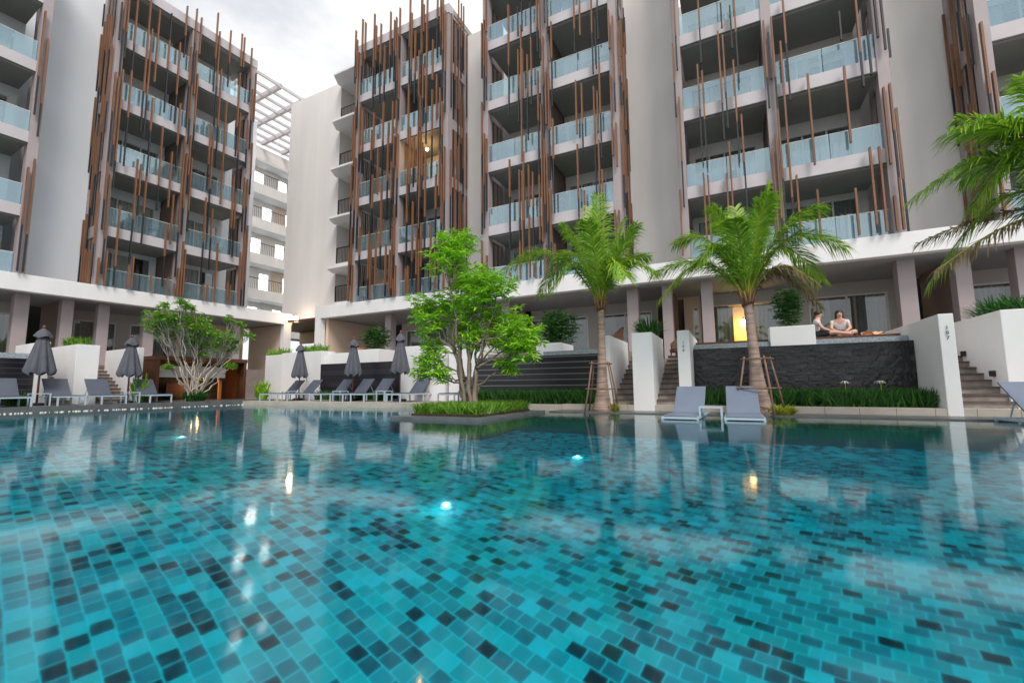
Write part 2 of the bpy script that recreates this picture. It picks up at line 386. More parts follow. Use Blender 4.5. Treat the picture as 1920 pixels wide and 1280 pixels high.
# balcony prototypes: local origin at left end of bay, front face y=0, z=underside of slab
def mk_balcony_mesh(w, top=False):
    mb = MB(M['fascia'], M['soffit'])
    mb.box(0, w, .06, .22, 0.0, .53, M['fascia'])
    mb.box(0, w, .03, .06, -.02, .035, M['black'])
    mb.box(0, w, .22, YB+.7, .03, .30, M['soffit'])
    return mb.mesh('balcony')
def mk_rail(w):
    mb = MB(M['rail_glass'], M['alu']); n = 2
    for i in range(n):
        xa = w*i/n+.012; xb = w*(i+1)/n-.012
        mb.box(xa, xb, .10, .112, .53, 1.42, M['rail_glass']); mb.box(xa, xb, .095, .117, 1.42, 1.438, M['lilywhite'])
    return mb.mesh('glass_railing')
def mk_room(w, wm):      # wall with an opening between the floor (.3) and the next soffit (3.2)
    mb = MB(wm, M['dark']); x0, x1 = .18, w-.25; zt = 2.75
    mb.box(0, x0, YB, YB+.15, .3, 3.23, wm); mb.box(x1, w, YB, YB+.15, .3, 3.23, wm); mb.box(x0, x1, YB, YB+.15, zt, 3.23, wm)
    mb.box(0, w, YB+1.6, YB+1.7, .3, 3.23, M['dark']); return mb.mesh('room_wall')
BAL = {}
def balcony_proto(w, wm):
    k = (round(w, 2), wm.name)
    if k not in BAL:
        BAL[k] = dict(b=mk_balcony_mesh(w), r=mk_rail(w), w=mk_room(w, wm), d=[door_mesh(.18, w-.25, .3, 2.75, n, M['frame'], YB+.05) for n in (3, 4, 3)],
                      c=[curtain_mesh(.25, w*f, .32, 2.7, mm, YB+.16) for f, mm in ((.5, M['curtain']), (.88, M['curtain']), (.68, M['curtain']), (.88, M['curtain_dk']))])
    return BAL[k]

class Wing: pass
def batten_pos(x):   # random stack of rods at one x: list of (kind, z0, z1)
    o = []; z = random.choice((21.4, 21.8, 22.2, 20.2, 19.0)) + random.uniform(-.25, .25)
    while z > 5.6:
        L = random.uniform(1.6, 3.7); z1 = max(5.36, z-L)
        o.append(('b', z1, z)); z = z1
        if random.random() < .8:
            L = random.uniform(1.0, 2.6); z1 = max(5.36, z-L)
            if z-z1 > .15: o.append(('d', z1, z)); z = z1
        z -= random.choice((0, .5, 1.2, 2.0, 2.8))*random.uniform(.6, 1.2)
    return o
def build_wing(name, label, loc, rz, towers, x0, x1, wm, gaps, ncount, gcols, gwins, seed, near):
    random.seed(seed)
    W = thing(name, label, 'building', loc, rz)
    # gap walls
    for (a, b2, yw, zt) in gaps:
        part('wall', MB(wm).box(a, b2, yw, yw+.4, 5.3, zt), W)
    # canopy band with soffit
    part('canopy_band', MB(M['white']).box(x0, x1, 0, .35, 4.6, 5.31), W, bevel=.02)
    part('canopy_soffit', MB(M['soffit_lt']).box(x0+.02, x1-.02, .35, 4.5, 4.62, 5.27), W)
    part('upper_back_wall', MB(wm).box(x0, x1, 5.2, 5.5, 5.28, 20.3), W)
    rods = []
    for ti, (a, zero_floor) in enumerate(towers):
        cols = ((0, .3), (3.14, 3.46), (6.36, 6.68))
        for c0, c1 in cols:
            part('column', MB(M['column']).box(a+c0, a+c1, .02, .42, 5.31, ROOF1-.01), W)
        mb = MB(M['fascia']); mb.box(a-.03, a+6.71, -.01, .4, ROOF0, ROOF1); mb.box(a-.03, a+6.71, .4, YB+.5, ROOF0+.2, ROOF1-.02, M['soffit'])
        mb.box(a+.3, a+6.36, .0, .02, ROOF0-.03, ROOF0+.02, M['black'])
        part('roof_beam', mb, W)
        part('partition', MB(M['brownwall']).box(a+3.2, a+3.4, .42, YB+.1, 5.31, ROOF0-.02), W)
        # side frames with vertical slats, seen from outside and through the bays
        for sx, xx in ((0, a), (1, a+6.56)):
            mb = MB(M['column'])
            for z in [5.31-.5]+SB+[ROOF0]:
                z0 = max(z, 5.32); mb.box(xx+.01, xx+.11, .42, 1.9, z0, min(z+.55, ROOF1-.03), M['column'])
            mb.box(xx, xx+.12, 1.62, 1.9, 5.32, ROOF1-.025, M['column'])
            k = .55
            while k < 1.6:
                mb.box(xx+.03, xx+.09, k, k+.05, 5.33, ROOF0, M['brownwall'] if int(k*50) % 3 else M['black']); k += .14
            part('side_slat_frame', mb, W)
        # balconies
        for bi, (b0, w) in enumerate(((a+.3, BW), (a+3.46, 2.90))):
            P = balcony_proto(w, wm)
            for z in SB:
                B = link('balcony', P['b'], W, (b0, 0, z))
                link('glass_railing', P['r'], B); link('room_wall', P['w'], B)
                link('sliding_door', random.choice(P['d']), B); link('curtain', random.choice(P['c']), B)
            # first floor over the canopy band
            zb = 5.31-.53
            B = link('balcony', P['w'], W, (b0, 0, zb)); link('glass_railing', P['r'], B, (0, .12, -.02))
            link('sliding_door', random.choice(P['d']), B); link('curtain', random.choice(P['c']), B)
        for (tx, ty, tz) in ((a+3.44, 1.6, 9.4), (a+3.44, 1.6, 12.6)):
            part('air_conditioner', MB(M['black']).box(tx, tx+.28, ty-.35, ty+.35, tz-.2, tz+.35), W, bevel=.03)
        # battens: positions clustered at the columns and scattered over the bays
        xs = [a+.04, a+.17, a+3.2, a+3.33, a+3.45, a+6.42, a+6.58]
        if ncount[ti] > 20: xs += [a+.30, a+3.06]
        while len(xs) < ncount[ti]:
            x = a+random.uniform(.4, 6.3)
            if all(abs(x-q) > .12 for q in xs):
                xs.append(x)
                if random.random() < .3 and x < a+6.1: xs.append(x+.15)
        for x in xs:
            for kind, z0, z1 in batten_pos(x): rods.append((kind, x, -.13, z0, z1, 0))
        # side rods (outside of the visible side)
        for sx in ((-.09,) if near[ti] < 0 else (6.77,)):
            for k in range(6):
                yy = .2+k*.29+random.uniform(-.04, .04)
                for kind, z0, z1 in batten_pos(0): rods.append((kind, a+sx, yy, z0, z1, 1))
    # the 100 longest / nearest rods are parts of their own, the rest one object
    def score(r):
        p = W.matrix_world if False else Matrix.Translation(loc) @ Matrix.Rotation(rz, 4, 'Z')
        q = p @ Vector((r[1], r[2], (r[3]+r[4])/2)); d = (q-Vector((0, 0, .53)))
        f = d.dot(cf)
        if f < 1: return 0
        X = d.dot(cr)/f; Y = d.dot(cu)/f
        if abs(X) > 1.175 or abs(Y) > .78: return 0
        return (r[4]-r[3])*(1 if r[0] == 'b' else .5)/f
    rods.sort(key=score, reverse=True)
    def rodbox(mb, r, ox=0, oy=0):
        k, x, y, z0, z1, sd = r
        if k == 'b': wx, wy, mm = (.028, .060, M['batten'])
        else: wx, wy, mm = (.026, .045, M['batten_dk'])
        if sd: wx, wy = wy*.6, wx
        mb.box(x-ox-wx, x-ox+wx, y-oy-wy, y-oy+wy, z0, z1, mm)
    for r in rods[:100]:
        mb = MB(M['batten'] if r[0] == 'b' else M['batten_dk']); rodbox(mb, r, r[1], r[2]); part('batten', mb, W, (r[1], r[2], 0))
    rods2 = [r for r in rods[100:] if score(r) > 0]
    mb = MB(M['batten'])
    for r in rods2: rodbox(mb, r)
    tag(part('batten', mb, W), kind='stuff')
    # ground floor columns, partitions and windows
    for c, w_, yy, part_ in gcols:
        part('ground_column', MB(M['column']).box(c, c+w_, yy, yy+.45, 1.2, 4.62), W, bevel=.01)
        if part_:
            part('ground_partition', MB(M['brownwall']).box(c+w_*.25, c+w_*.75, yy+.45, 4.05, 1.2, 4.62), W)
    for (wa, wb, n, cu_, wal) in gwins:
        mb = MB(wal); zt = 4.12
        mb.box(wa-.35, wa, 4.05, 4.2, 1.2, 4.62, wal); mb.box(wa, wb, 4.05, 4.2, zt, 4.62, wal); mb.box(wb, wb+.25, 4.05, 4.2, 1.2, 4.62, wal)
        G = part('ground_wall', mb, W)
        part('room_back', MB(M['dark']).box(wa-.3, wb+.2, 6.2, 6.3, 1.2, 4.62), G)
        link('sliding_door', door_mesh(wa, wb, 1.5, zt, n, M['frame'], 4.1), G)
        for c0, c1, mm in cu_:
            link('curtain', curtain_mesh(wa+(wb-wa)*c0, wa+(wb-wa)*c1, 1.5, zt-.05, mm, 4.4, .045), G)
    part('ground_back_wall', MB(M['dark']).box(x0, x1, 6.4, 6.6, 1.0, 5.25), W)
    return W

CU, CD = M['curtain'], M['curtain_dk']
RT = [(-19.15, 1), (-10.38, 1), (-1.46, 1), (7.36, 1)]
gcR = []; gwR = []
for a, _ in RT:
    gcR += [(a+.55 if a > -15 else a+1.9, .42, .85, 0), (a+6.58, .46, .85, 0), (a+8.0, .38, .85, 1)]
    gwR += [(a+.7, a+3.9, 2, ((0, .3, CD), (.55, .95, CD)), M['wall_shaded']), (a+4.5, a+7.1, 2, ((.0, .3, CD), (.6, 1, CD)), M['wall_shaded']), (a+8.9, a+9.2, 1, ((0, 1, CD),), M['peach'])]
gcR = [c for c in gcR if c[0] > -21]; 
Rw = build_wing('hotel_wing', 'long right-hand hotel wing with white walls and timber rods over its balconies', (0, 17.63, 0), 0, RT, -21.45, 15, M['wall'],
   [(-12.47, -10.38, 1.9, 20.5), (-3.7, -1.46, 1.9, 24), (5.22, 7.36, 1.9, 24), (14.05, 16, 1.9, 24)], [27, 22, 19, 15], gcR, gwR, 11, (1, 1, 1, -1))
LT = [(-1.1, 1), (7.75, 1)]
gcL = [(5.55, .45, .9, 0), (7.0, .4, .9, 1), (8.25, .42, .9, 0), (10.05, .45, .9, 0), (14.4, .42, .9, 0)]
gwL = [(2.9, 5.4, 2, ((0, .9, CD),), M['wall_shaded']), (5.75, 6.3, 1, ((0, 1, CD),), M['wall_shaded']), (8.3, 10.0, 2, ((0, 1, CD),), M['wall_shaded']), (10.6, 12.6, 2, ((0, .9, CD),), M['wall_shaded']), (13.0, 16.5, 3, ((0, .95, CU),), M['peach'])]
Lo = LP(0, -26.2)
Lw = build_wing('hotel_wing', 'left-hand hotel wing with white wall tinted with bluish sky light and timber rods over its balconies', (Lo.x, Lo.y, 0), LROT, LT, -14, 17.55, M['wall_skylit'],
   [(5.6, 7.75, 1.9, 24)], [18, 23], gcL, gwL, 23, (-1, -1))
# end wall of the left canopy, end pillar
part('end_wall', MB(M['white']).box(17.0, 17.5, 0.01, .34, 1.2, 4.6), Lw)
part('end_return_wall', MB(M['peach']).box(17.1, 17.4, .34, 4.0, 1.2, 4.6), Lw)
part('end_pillar', MB(M['white']).box(-21.9, -21.46, .0, .36, 1.2, 5.31), Rw)
part('end_return_wall', MB(M['peach']).box(-21.4, -21.2, .36, 4.0, 1.2, 4.6), Rw)

# corner block: white stair tower with small balconies on its right side
CB = thing('corner_block', 'plain white windowless corner block between the two wings', 'building', (-25, 19.4, 0))
part('wall', MB(M['wall']).box(-2.45, 2.6, 0, 6, 4.9, 20.95), CB)
part('parapet', MB(M['wall']).box(2.6, 7, 1.0, 1.4, 20.7, 22.6), CB)
part('recess_wall', MB(M['peach']).box(2.6, 5.85, 1.9, 2.1, 5.2, 20.7), CB)
for z in (20.62, 17.42, 14.22, 11.02, 7.82, 5.32):
    mb = MB(M['white']); mb.prism([(2.61, -.32), (3.05, -1.03), (5.85, -1.03), (5.85, 1.9), (2.61, 1.9)], z-.02, z+.10)
    S1 = part('balcony_slab', mb, CB)
    if z < 20:
        mb = MB(M['white']); mb.box(2.61, 5.85, -.04, .1, z+.1, z+.62); part('upstand', mb, S1)
        mb = MB(M['black']); mb.box(2.65, 5.85, 0, .05, z+1.62, z+1.67); mb.box(2.62, 2.68, 0, .06, z+.6, z+1.67)
        k = 2.8
        while k < 5.8: mb.box(k, k+.02, .01, .035, z+.6, z+1.62); k += .13
        part('railing', mb, S1)
# passage below the block
part('passage_soffit', MB(M['wood']).box(-4.5, 3.5, -1.0, 6, 4.75, 4.88), CB)
part('passage_beam', MB(M['peach']).box(-4.5, 3.5, 3.0, 3.3, 3.9, 4.74), CB)
part('passage_pillar', MB(M['column']).box(-1.6, -1.0, 3.0, 3.6, 0, 3.9), CB)
part('passage_wall', MB(M['peach']).box(-6.5, 3.5, 7.0, 7.2, 0, 4.74), CB)

# back corridor building
BB_u0, BBD = 16.5, -37.8
o = LP(0, BBD)
BB = thing('gallery_building', 'white gallery block with open corridors behind the left wing', 'building', (o.x, o.y, 0), LROT)
part('parapet', MB(M['wall']).box(13, 40, 0, .25, 21.0, 22.1), BB)
part('roof_slab', MB(M['soffit_lt']).box(13, 40, .25, 2.6, 21.1, 21.3), BB)
for i, z in enumerate((17.95, 14.75, 11.55, 8.35, 5.15)):
    f = part('corridor', MB(M['wall'], M['soffit_lt']).box(13, 40, 0, .22, z, z+.85).box(13, 40, .22, 1.9, z, z+.25, M['soffit_lt']), BB)
    mb = MB(M['black']); mb.box(13, 40, .05, .1, z+1.8, z+1.85); k = 13
    while k < 34: mb.box(k, k+.018, .06, .08, z+.85, z+1.8); k += .17
    part('railing', mb, f)
    mb = MB(M['wall']); k = 13+(i % 2)*.9
    mb.box(12, k, 1.9, 2.1, z+.25, z+3.2)
    while k < 38:
        mb.box(k+1.15, k+2.3, 1.9, 2.1, z+.25, z+3.2, M['peach'] if int(k*3) % 2 else M['wall']); mb.box(k+.85, k+1.15, 1.9, 2.1, z+.25, z+3.2); mb.box(k, k+.85, 1.9, 2.1, z+2.75, z+3.2); part('daylight_glow_pane', MB(M['glow_pane']).box(k+.01, k+.84, 2.0, 2.02, z+.3, z+2.74), f); k += 2.3  # each opening gets an added glowing pane instead of daylight
    part('gallery_wall', mb, f)
o = LP(0, -29.1)
PG = thing('pergola', 'white lattice pergola high over the gap beside the corner block', 'pergola', (o.x, o.y, 22.3), LROT)
mb = MB(M['fascia'])
for i in range(12): mb.box(12+i*1.9, 12.2+i*1.9, 0, 8.6, 0, .35)
part('beam', mb, PG)
mb = MB(M['fascia'])
for j in range(9): mb.box(11, 36, j*1.06, j*1.06+.11, .06, .26)
part('lattice', mb, PG)

# dark domed rooftop tank behind the wing
mb = MB(M['stone'])
prof = [(0, 1.9), (.5, 1.85), (1.0, 1.6), (1.4, 1.2), (1.65, .6), (1.7, 0)]
mb.tube([(0, 0, -3)]+[(0, 0, 1.9*math.sin(t*math.pi/2/5)) for t in range(6)], [1.9]+[1.9*math.cos(t*math.pi/2/5)+.02 for t in range(6)], 24)
solid('roof_dome', mb, 'dark grey rooftop dome peeping between the two right towers', 'dome', (-13.6, 21.9, 20.4), smooth=True)

# ------------------------------------------------------------------ terraces, piers, stairs
def stair(loc, w, rz, label, z=0, n=10, rise=.148, tread=.3, side=True):
    T = thing('staircase', label, 'stairs', loc, rz, 'stairs up to the terraces')
    mb = MB(M['step'], M['tread'])
    for i in range(n):
        mb.box(0, w, i*tread, n*tread+.3, i*rise+.002, (i+1)*rise-.035, M['step'])
        mb.box(-.0, w, i*tread-.03, n*tread+.3, (i+1)*rise-.035, (i+1)*rise, M['tread'])
    part('steps', mb, T)
    return T
stair((-3.0, 12.25, 0), .63, 0, 'stone steps between the tall white planter and the wall behind the left palm')
stair((-1.82, 12.25, 0), .60, 0, 'stone steps between the tall white planter and the narrow numbered pier')
stair((4.11, 12.25, 0), .92, 0, 'dark stone steps right of the pier numbered 107')
for zz in (.62, 1.1):
    pass
def planter(pts, z1, label, green=None, z0=0, gh=.4, name='planter_wall', cat='planter', leaf='leafd', num=None, n=500):
    cx = sum(p[0] for p in pts)/len(pts); cy = sum(p[1] for p in pts)/len(pts)
    T = thing(name, label, cat, (cx, cy, 0))
    lp = [(x-cx, y-cy) for x, y in pts]
    part('wall', MB(M['white']).prism(lp, z0-.3, z1), T, bevel=.012)
    return T
def fern(loc, rx, ry, h, label, n=260, leaf='leafd', L=.5, name='planter_plant', wd=.03, cat='plant', droop=.5, zoff=0):
    mb = MB(M[leaf])
    for i in range(n):
        a = random.random()*6.283; r = math.sqrt(random.random()); bx, by = rx*r*math.cos(a)*.7, ry*r*math.sin(a)*.7
        a2 = a+random.uniform(-.9, .9); out = random.uniform(.15, 1)*L*.8
        hh = h*random.uniform(.35, 1); pr = None
        for k in range(4):
            t = k/3; x = bx+math.cos(a2)*out*t; y = by+math.sin(a2)*out*t; z = hh*(t*1.5-droop*t*t*(.6+out/L))
            ww = wd*(1-t*.85)*(.4+1.2*t if t < .4 else 1)
            px_, py_ = -math.sin(a2)*ww, math.cos(a2)*ww
            cur = ((x-px_, y-py_, z), (x+px_, y+py_, z))
            if pr: mb.poly([pr[0], pr[1], cur[1], cur[0]])
            pr = cur
    return solid(name, mb, label, cat, (loc[0], loc[1], loc[2]+zoff))
def bush(loc, rx, ry, rz_, label, n=260, leaf_='leafd', L=.13, wd=.02, up=.2, name='leafy_shrub', stems=5):
    T = thing(name, label, 'plant', loc); lf = MB(M[leaf_]); st = MB(M['mono'])
    for k in range(stems):
        a = random.random()*6.28; st.tube([(math.cos(a)*rx*.1, math.sin(a)*ry*.1, -.1), (math.cos(a)*rx*.3, math.sin(a)*ry*.3, rz_*.8), (math.cos(a)*rx*.55, math.sin(a)*ry*.55, rz_*1.5)], [.015, .012, .006], 5)
    for j in range(n):
        v = Vector((random.gauss(0, 1), random.gauss(0, 1), random.gauss(0, 1))).normalized()*(random.random()**.4)*random.uniform(.8, 1.15)
        cluster(lf, Vector((v.x*rx, v.y*ry, rz_+v.z*rz_)), L, wd, 8, up)
    part('stems', st, T); part('foliage', lf, T); return T
def leaf(mb, p, d, L, wd, up=Vector((0, 0, 1))):
    d = d.normalized(); s = d.cross(up)
    if s.length < .1: s = Vector((1, 0, 0))
    s = s.normalized(); s = (s+Vector((random.gauss(0, .35), random.gauss(0, .35), random.gauss(0, .35)))).normalized()
    q = p+d*L*.5; e = p+d*L+Vector((0, 0, -L*.18))
    mb.poly([p, q-s*wd, e]); mb.poly([p, e, q+s*wd])
def cluster(mb, p, L, wd, n=9, up=.35):
    for k in range(n):
        a = k*6.283/n+random.uniform(-.3, .3); el = random.uniform(-.5, up+.3)
        leaf(mb, p, Vector((math.cos(a), math.sin(a), el)), L*random.uniform(.7, 1.15), wd)
def numeral(T, s, x, y, z, size):
    for i, ch in enumerate(s):
        c = bpy.data.curves.new('numeral', 'FONT'); c.body = ch; c.size = size; c.extrude = .004; c.align_x = 'CENTER'; c.materials.append(M['ink'])
        tmp = bpy.data.objects.new('tmp', c); COL.objects.link(tmp)
        dg = bpy.context.evaluated_depsgraph_get(); dg.update()
        me = bpy.data.meshes.new_from_object(tmp.evaluated_get(dg)); bpy.data.objects.remove(tmp)
        o = link('numeral', me, T, (x, y, z-i*size*1.0)); o.rotation_euler = (R(90), 0, 0)
# R3 villa
T = planter([(3.86, 11.885), (4.1, 11.885), (4.1, 15.4), (3.86, 15.4)], 1.94, 'tall narrow white pier numbered 107 at the right end of the slate wall', name='garden_pier', cat='pier')
numeral(T, '107', 0, -1.772, 1.62, .105)
T = planter([(-1.24, 12.2), (-.94, 12.2), (-.94, 15.2), (-1.24, 15.2)], 1.96, 'narrow white pier with small numerals at the left end of the slate wall', name='garden_pier', cat='pier')
numeral(T, '108', 0, -1.507, 1.60, .10)
planter([(-2.36, 11.885), (-1.83, 11.885), (-1.83, 14.0), (-2.36, 14.0)], 1.93, 'tall white planter between the two flights of steps right of the left palm')
fern((-2.1, 13.1, 1.9), .28, .7, .55, 'green feathery fern on top of the tall white planter between the steps', n=420, L=.6)
planter([(-3.12, 12.05), (-3.0, 12.05), (-3.0, 14.5), (-3.12, 14.5)], 1.93, 'white side wall of the steps directly behind the left palm trunk', name='stair_wall', cat='wall')
planter([(5.03, 12.5), (9, 12.5), (9, 16), (5.03, 16)], 2.02, 'large white planter at the right edge of the picture beside the dark steps')
fern((6.2, 14.2, 2.0), 1.1, 1.4, .5, 'wide green fern spilling over the large white planter at the right edge', n=900, L=.75)
for x, y, z, lb in ((5.0, 13.0, .72, 'small black step light low on the right planter wall'), (5.0, 14.2, 1.22, 'small black step light high on the right planter wall')):
    solid('step_light', MB(M['black']).box(-.03, .028, -.07, .07, -.06, .06), lb, 'step light', (x, y, z), group='black step lights')
def slate(x0, x1, y, z1, label, mt='darktile'):
    T = thing('slate_wall', label, 'wall', ((x0+x1)/2, y, 0)); h = (x1-x0)/2
    part('cladding', MB(M[mt]).box(-h, h, 0, .3, -.2, z1), T)
    return T
slate(-.93, 3.85, 13.3, 1.53, 'rough black slate block wall below the terrace where two people sit')
slate(-8.1, -3.14, 13.3, 1.53, 'black wall with pale horizontal joints behind the left palm', 'darkpanel')
solid('pebble_weir', MB(M['pebble']).box(-2.38, 2.38, 0, .5, 0, .26), 'blue-grey pebble-wash strip on top of the rough slate wall', 'terrace edge', (1.46, 13.62, 1.42))
solid('pebble_weir', MB(M['pebble']).box(-1.2, 1.2, 0, .5, 0, .27), 'blue-grey pebble-wash strip behind the left palm trunk', 'terrace edge', (-4.45, 13.62, 1.42))
# terrace floors
def terr(x0, x1, y0, z, mt='deck', y1=21.7):
    return MB(M[mt]).box(x0, x1, y0, y1, -.05, z)
def terrace(mb, label, loc=(0, 0, 0), rz=0): return tag(solid('terrace', mb, label, 'terrace', loc, rz), kind='structure')
struct('terrace', MB(M['deck']).box(-.93, 3.85, 14.13, 21.6, -.1, 1.72))
struct('terrace', MB(M['deck']).box(-8.1, -3.14, 14.13, 21.6, -.1, 1.72))
struct('terrace', MB(M['deck']).box(-3.13, -.94, 15.5, 21.6, -.1, 1.42).box(4.1, 5.02, 15.5, 21.6, -.1, 1.42).box(5.03, 15, 16.0, 21.6, -.1, 1.5))
struct('terrace', MB(M['deck']).box(-21.4, -8.12, 15.2, 21.6, -.1, 1.55))
solid('terrace_edge_board', MB(M['wood']).box(-2.38, 2.38, 0, .12, 0, .06), 'brown timber board along the edge of the terrace with people', 'board', (1.46, 14.13, 1.722))
planter([(.98, 13.55), (2.0, 13.55), (2.0, 14.2), (.98, 14.2)], 2.06, 'small white planter box on the slate wall beside the seated man', z0=1.75, name='planter_box')
# blocks of the middle villa (behind the island tree) and the corner
planter([(-5.95, 13.7), (-5.05, 13.7), (-5.05, 15.0), (-5.95, 15.0)], 1.98, 'white planter box at the left end of the slatted black wall terrace', z0=1.8, name='planter_box')
planter([(-12.4, 14.25), (-11.45, 14.25), (-11.45, 16.2), (-12.4, 16.2)], 2.22, 'pale lavender planter wall right of the third corner parasol')
planter([(-11.35, 13.9), (-9.9, 13.9), (-9.9, 15.6), (-11.35, 15.6)], 2.12, 'bright white wall behind the left side of the island tree')
planter([(-9.7, 13.9), (-8.3, 13.9), (-8.3, 15.6), (-9.7, 15.6)], 2.10, 'white wall behind the trunks of the island tree')
slate(-17.2, -12.45, 14.25, 1.63, 'smooth black slate wall behind the corner sun loungers', 'darkpanelC')
planter([(-17.2, 14.6), (-14.9, 14.6), (-14.9, 14.9), (-17.2, 14.9)], 2.15, 'low white parapet above the corner slate wall', name='parapet_wall', cat='wall')
planter([(-15.4, 14.56), (-13.95, 14.56), (-13.95, 16.0), (-15.4, 16.0)], 2.24, 'white planter with bamboo above the corner slate wall')
planter([(-20.1, 14.3), (-17.22, 14.3), (-17.22, 15.1), (-20.1, 15.1)], 2.27, 'broad white garden wall in the corner behind the first corner parasol', name='garden_wall', cat='wall')
planter([(-21.95, 14.7), (-20.12, 14.7), (-20.12, 15.4), (-21.95, 15.4)], 2.25, 'white garden wall right of the timber bar pavilion', name='garden_wall', cat='wall')
bush((-14.7, 15.2, 2.2), .85, .5, .6, 'soft green bamboo bush behind the second corner parasol', n=420)
fern((-18.6, 14.9, 2.2), 1.4, .3, .5, 'low green plants on top of the broad corner wall', n=500, leaf='leaf2')
fern((-21.6, 15.2, 2.2), 1.3, .3, .5, 'thin yellowish plants on the wall above the timber bar', n=260, leaf='leaf2')
bush((-5.6, 14.9, 1.9), .8, .6, .75, 'dark green bushy shrub at the left column behind the slatted wall', n=560)
bush((1.45, 13.85, 2.0), .36, .28, .62, 'upright deep green bamboo in the small white planter box', n=300, L=.12, wd=.015)
solid('orange_pot', MB(M['orange']).tube([(0, 0, 0), (0, 0, .4), (0, 0, .42)], [.24, .3, .28], 20), 'orange pot standing on the corner terrace', 'pot', (-16.0, 15.6, 2.0))
# wicker chairs on the terrace
def wchair(loc, rz, label):
    T = thing('wicker_chair', label, 'chair', loc, rz)
    mb = MB(M['wicker'])
    prev = None
    for i in range(13):
        a = math.pi*(.02+.96*i/12); x, y = .38*math.cos(a), .36*math.sin(a); h = .55+.35*math.sin(a)
        cur = [(x, y, .3), (x*1.12, y*1.15, h)]; 
        if prev: mb.poly([prev[0], cur[0], cur[1], prev[1]]); mb.poly([(prev[0][0]*.9, prev[0][1]*.9, .3), (prev[1][0]*.93, prev[1][1]*.93, prev[1][2]), (cur[1][0]*.93, cur[1][1]*.93, cur[1][2]), (cur[0][0]*.9, cur[0][1]*.9, .3)])
        prev = cur
    part('backrest', mb, T)
    part('seat', MB(M['wicker']).prism([(.36*math.cos(k*.5236), .34*math.sin(k*.5236)) for k in range(12)], .25, .36), T)
    for sx in (-.26, .26):
        for sy in (-.2, .24): part('leg', MB(M['black']).tube([(sx, sy, 0), (sx*.9, sy*.9, .26)], .02, 6), T)
wchair((-3.75, 15.5, 1.72), R(-60), 'brown wicker armchair on the terrace left of the palm trunk')
wchair((-1.55, 16.2, 1.42), R(-30), 'dark wicker armchair at the top of the steps by the white planter')

# left villa in front of the left wing
def Lpl(us, Ds, z1, label, z0=0, name='planter_wall', cat='planter'):
    pts = [LP(us[0], Ds[0]), LP(us[0], Ds[1]), LP(us[1], Ds[1]), LP(us[1], Ds[0])]
    return planter([(p.x, p.y) for p in pts], z1, label, z0=z0, name=name, cat=cat)
Lpl((6.1, 6.75), (-21.7, -24.6), 2.2, 'white planter with grassy top behind the left sun loungers')
Lpl((5.2, 5.42), (-21.7, -24.6), 2.22, 'narrow white pier behind the leftmost parasol', name='garden_pier', cat='pier')
Lpl((7.85, 8.05), (-21.5, -24.6), 2.2, 'white stair wall behind the second parasol on the left', name='stair_wall', cat='wall')
p = LP(6.45, -23.0, 2.2); o = fern((p.x, p.y, 2.2), .7, .25, .38, 'short grassy plants on top of the left white planter', n=420, leaf='grass', L=.35); o.rotation_euler.z = R(20)
p = LP(5.45, -21.9); stair((p.x, p.y, 0), .63, LROT, 'steps half hidden beside the leftmost parasol', n=10)
p = LP(7.0, -21.9); stair((p.x, p.y, 0), .85, LROT, 'steps between the left white planter and the second parasol', n=10)
p = LP(0, -22.2); T = thing('slate_wall', 'black slatted wall at the far left edge behind the loungers', 'wall', (p.x, p.y, 0), LROT)
part('cladding', MB(M['darkpanelL']).box(.5, 5.18, 0, .3, -.1, 1.63), T)
solid('pebble_weir', MB(M['pebble']).box(.5, 5.18, 0, .5, 0, .25), 'blue-grey pebble strip above the far left slatted wall', 'terrace edge', (p.x-.35, p.y, 1.58), LROT)
p = LP(0, -25.0); struct('terrace', MB(M['deck']).box(-14, 17, 0, 5, -.1, 1.6)).matrix_world = Matrix.Translation((p.x, p.y, 0)) @ Matrix.Rotation(LROT, 4, 'Z')

# timber bar pavilion
p = LP(8.7, -22.0); T = thing('bar_pavilion', 'dark timber box pavilion with open bar behind the left shrub tree', 'pavilion', (p.x, p.y, 0), LROT)
part('side_panel', MB(M['wood']).box(0, .12, 0, 2.2, 0, 1.93), T); part('side_panel', MB(M['wood']).box(3.6, 3.72, 0, 2.2, 0, 1.93), T)
part('roof', MB(M['wood']).box(-.02, 3.74, -.02, 2.2, 1.78, 1.95), T); part('back_wall', MB(M['dark']).box(.12, 3.6, 1.6, 1.7, 0, 1.78), T)
part('shutter_box', MB(M['wall']).box(.14, 3.0, .5, .7, 1.05, 1.55), T); part('beam', MB(M['black']).box(.13, 3.0, .45, .6, .95, 1.02), T)
part('lit_panel', MB(M['wood']).box(.9, 1.7, 1.2, 1.25, .2, .8), T); part('post', MB(M['orange']).box(2.8, 2.92, .6, .7, 0, .95), T)
l = bpy.data.lights.new('bar_glow', 'POINT'); l.energy = 20; l.color = (1, .55, .2); l.shadow_soft_size = .15; link('bar_glow', l, T, (2, .9, .8))

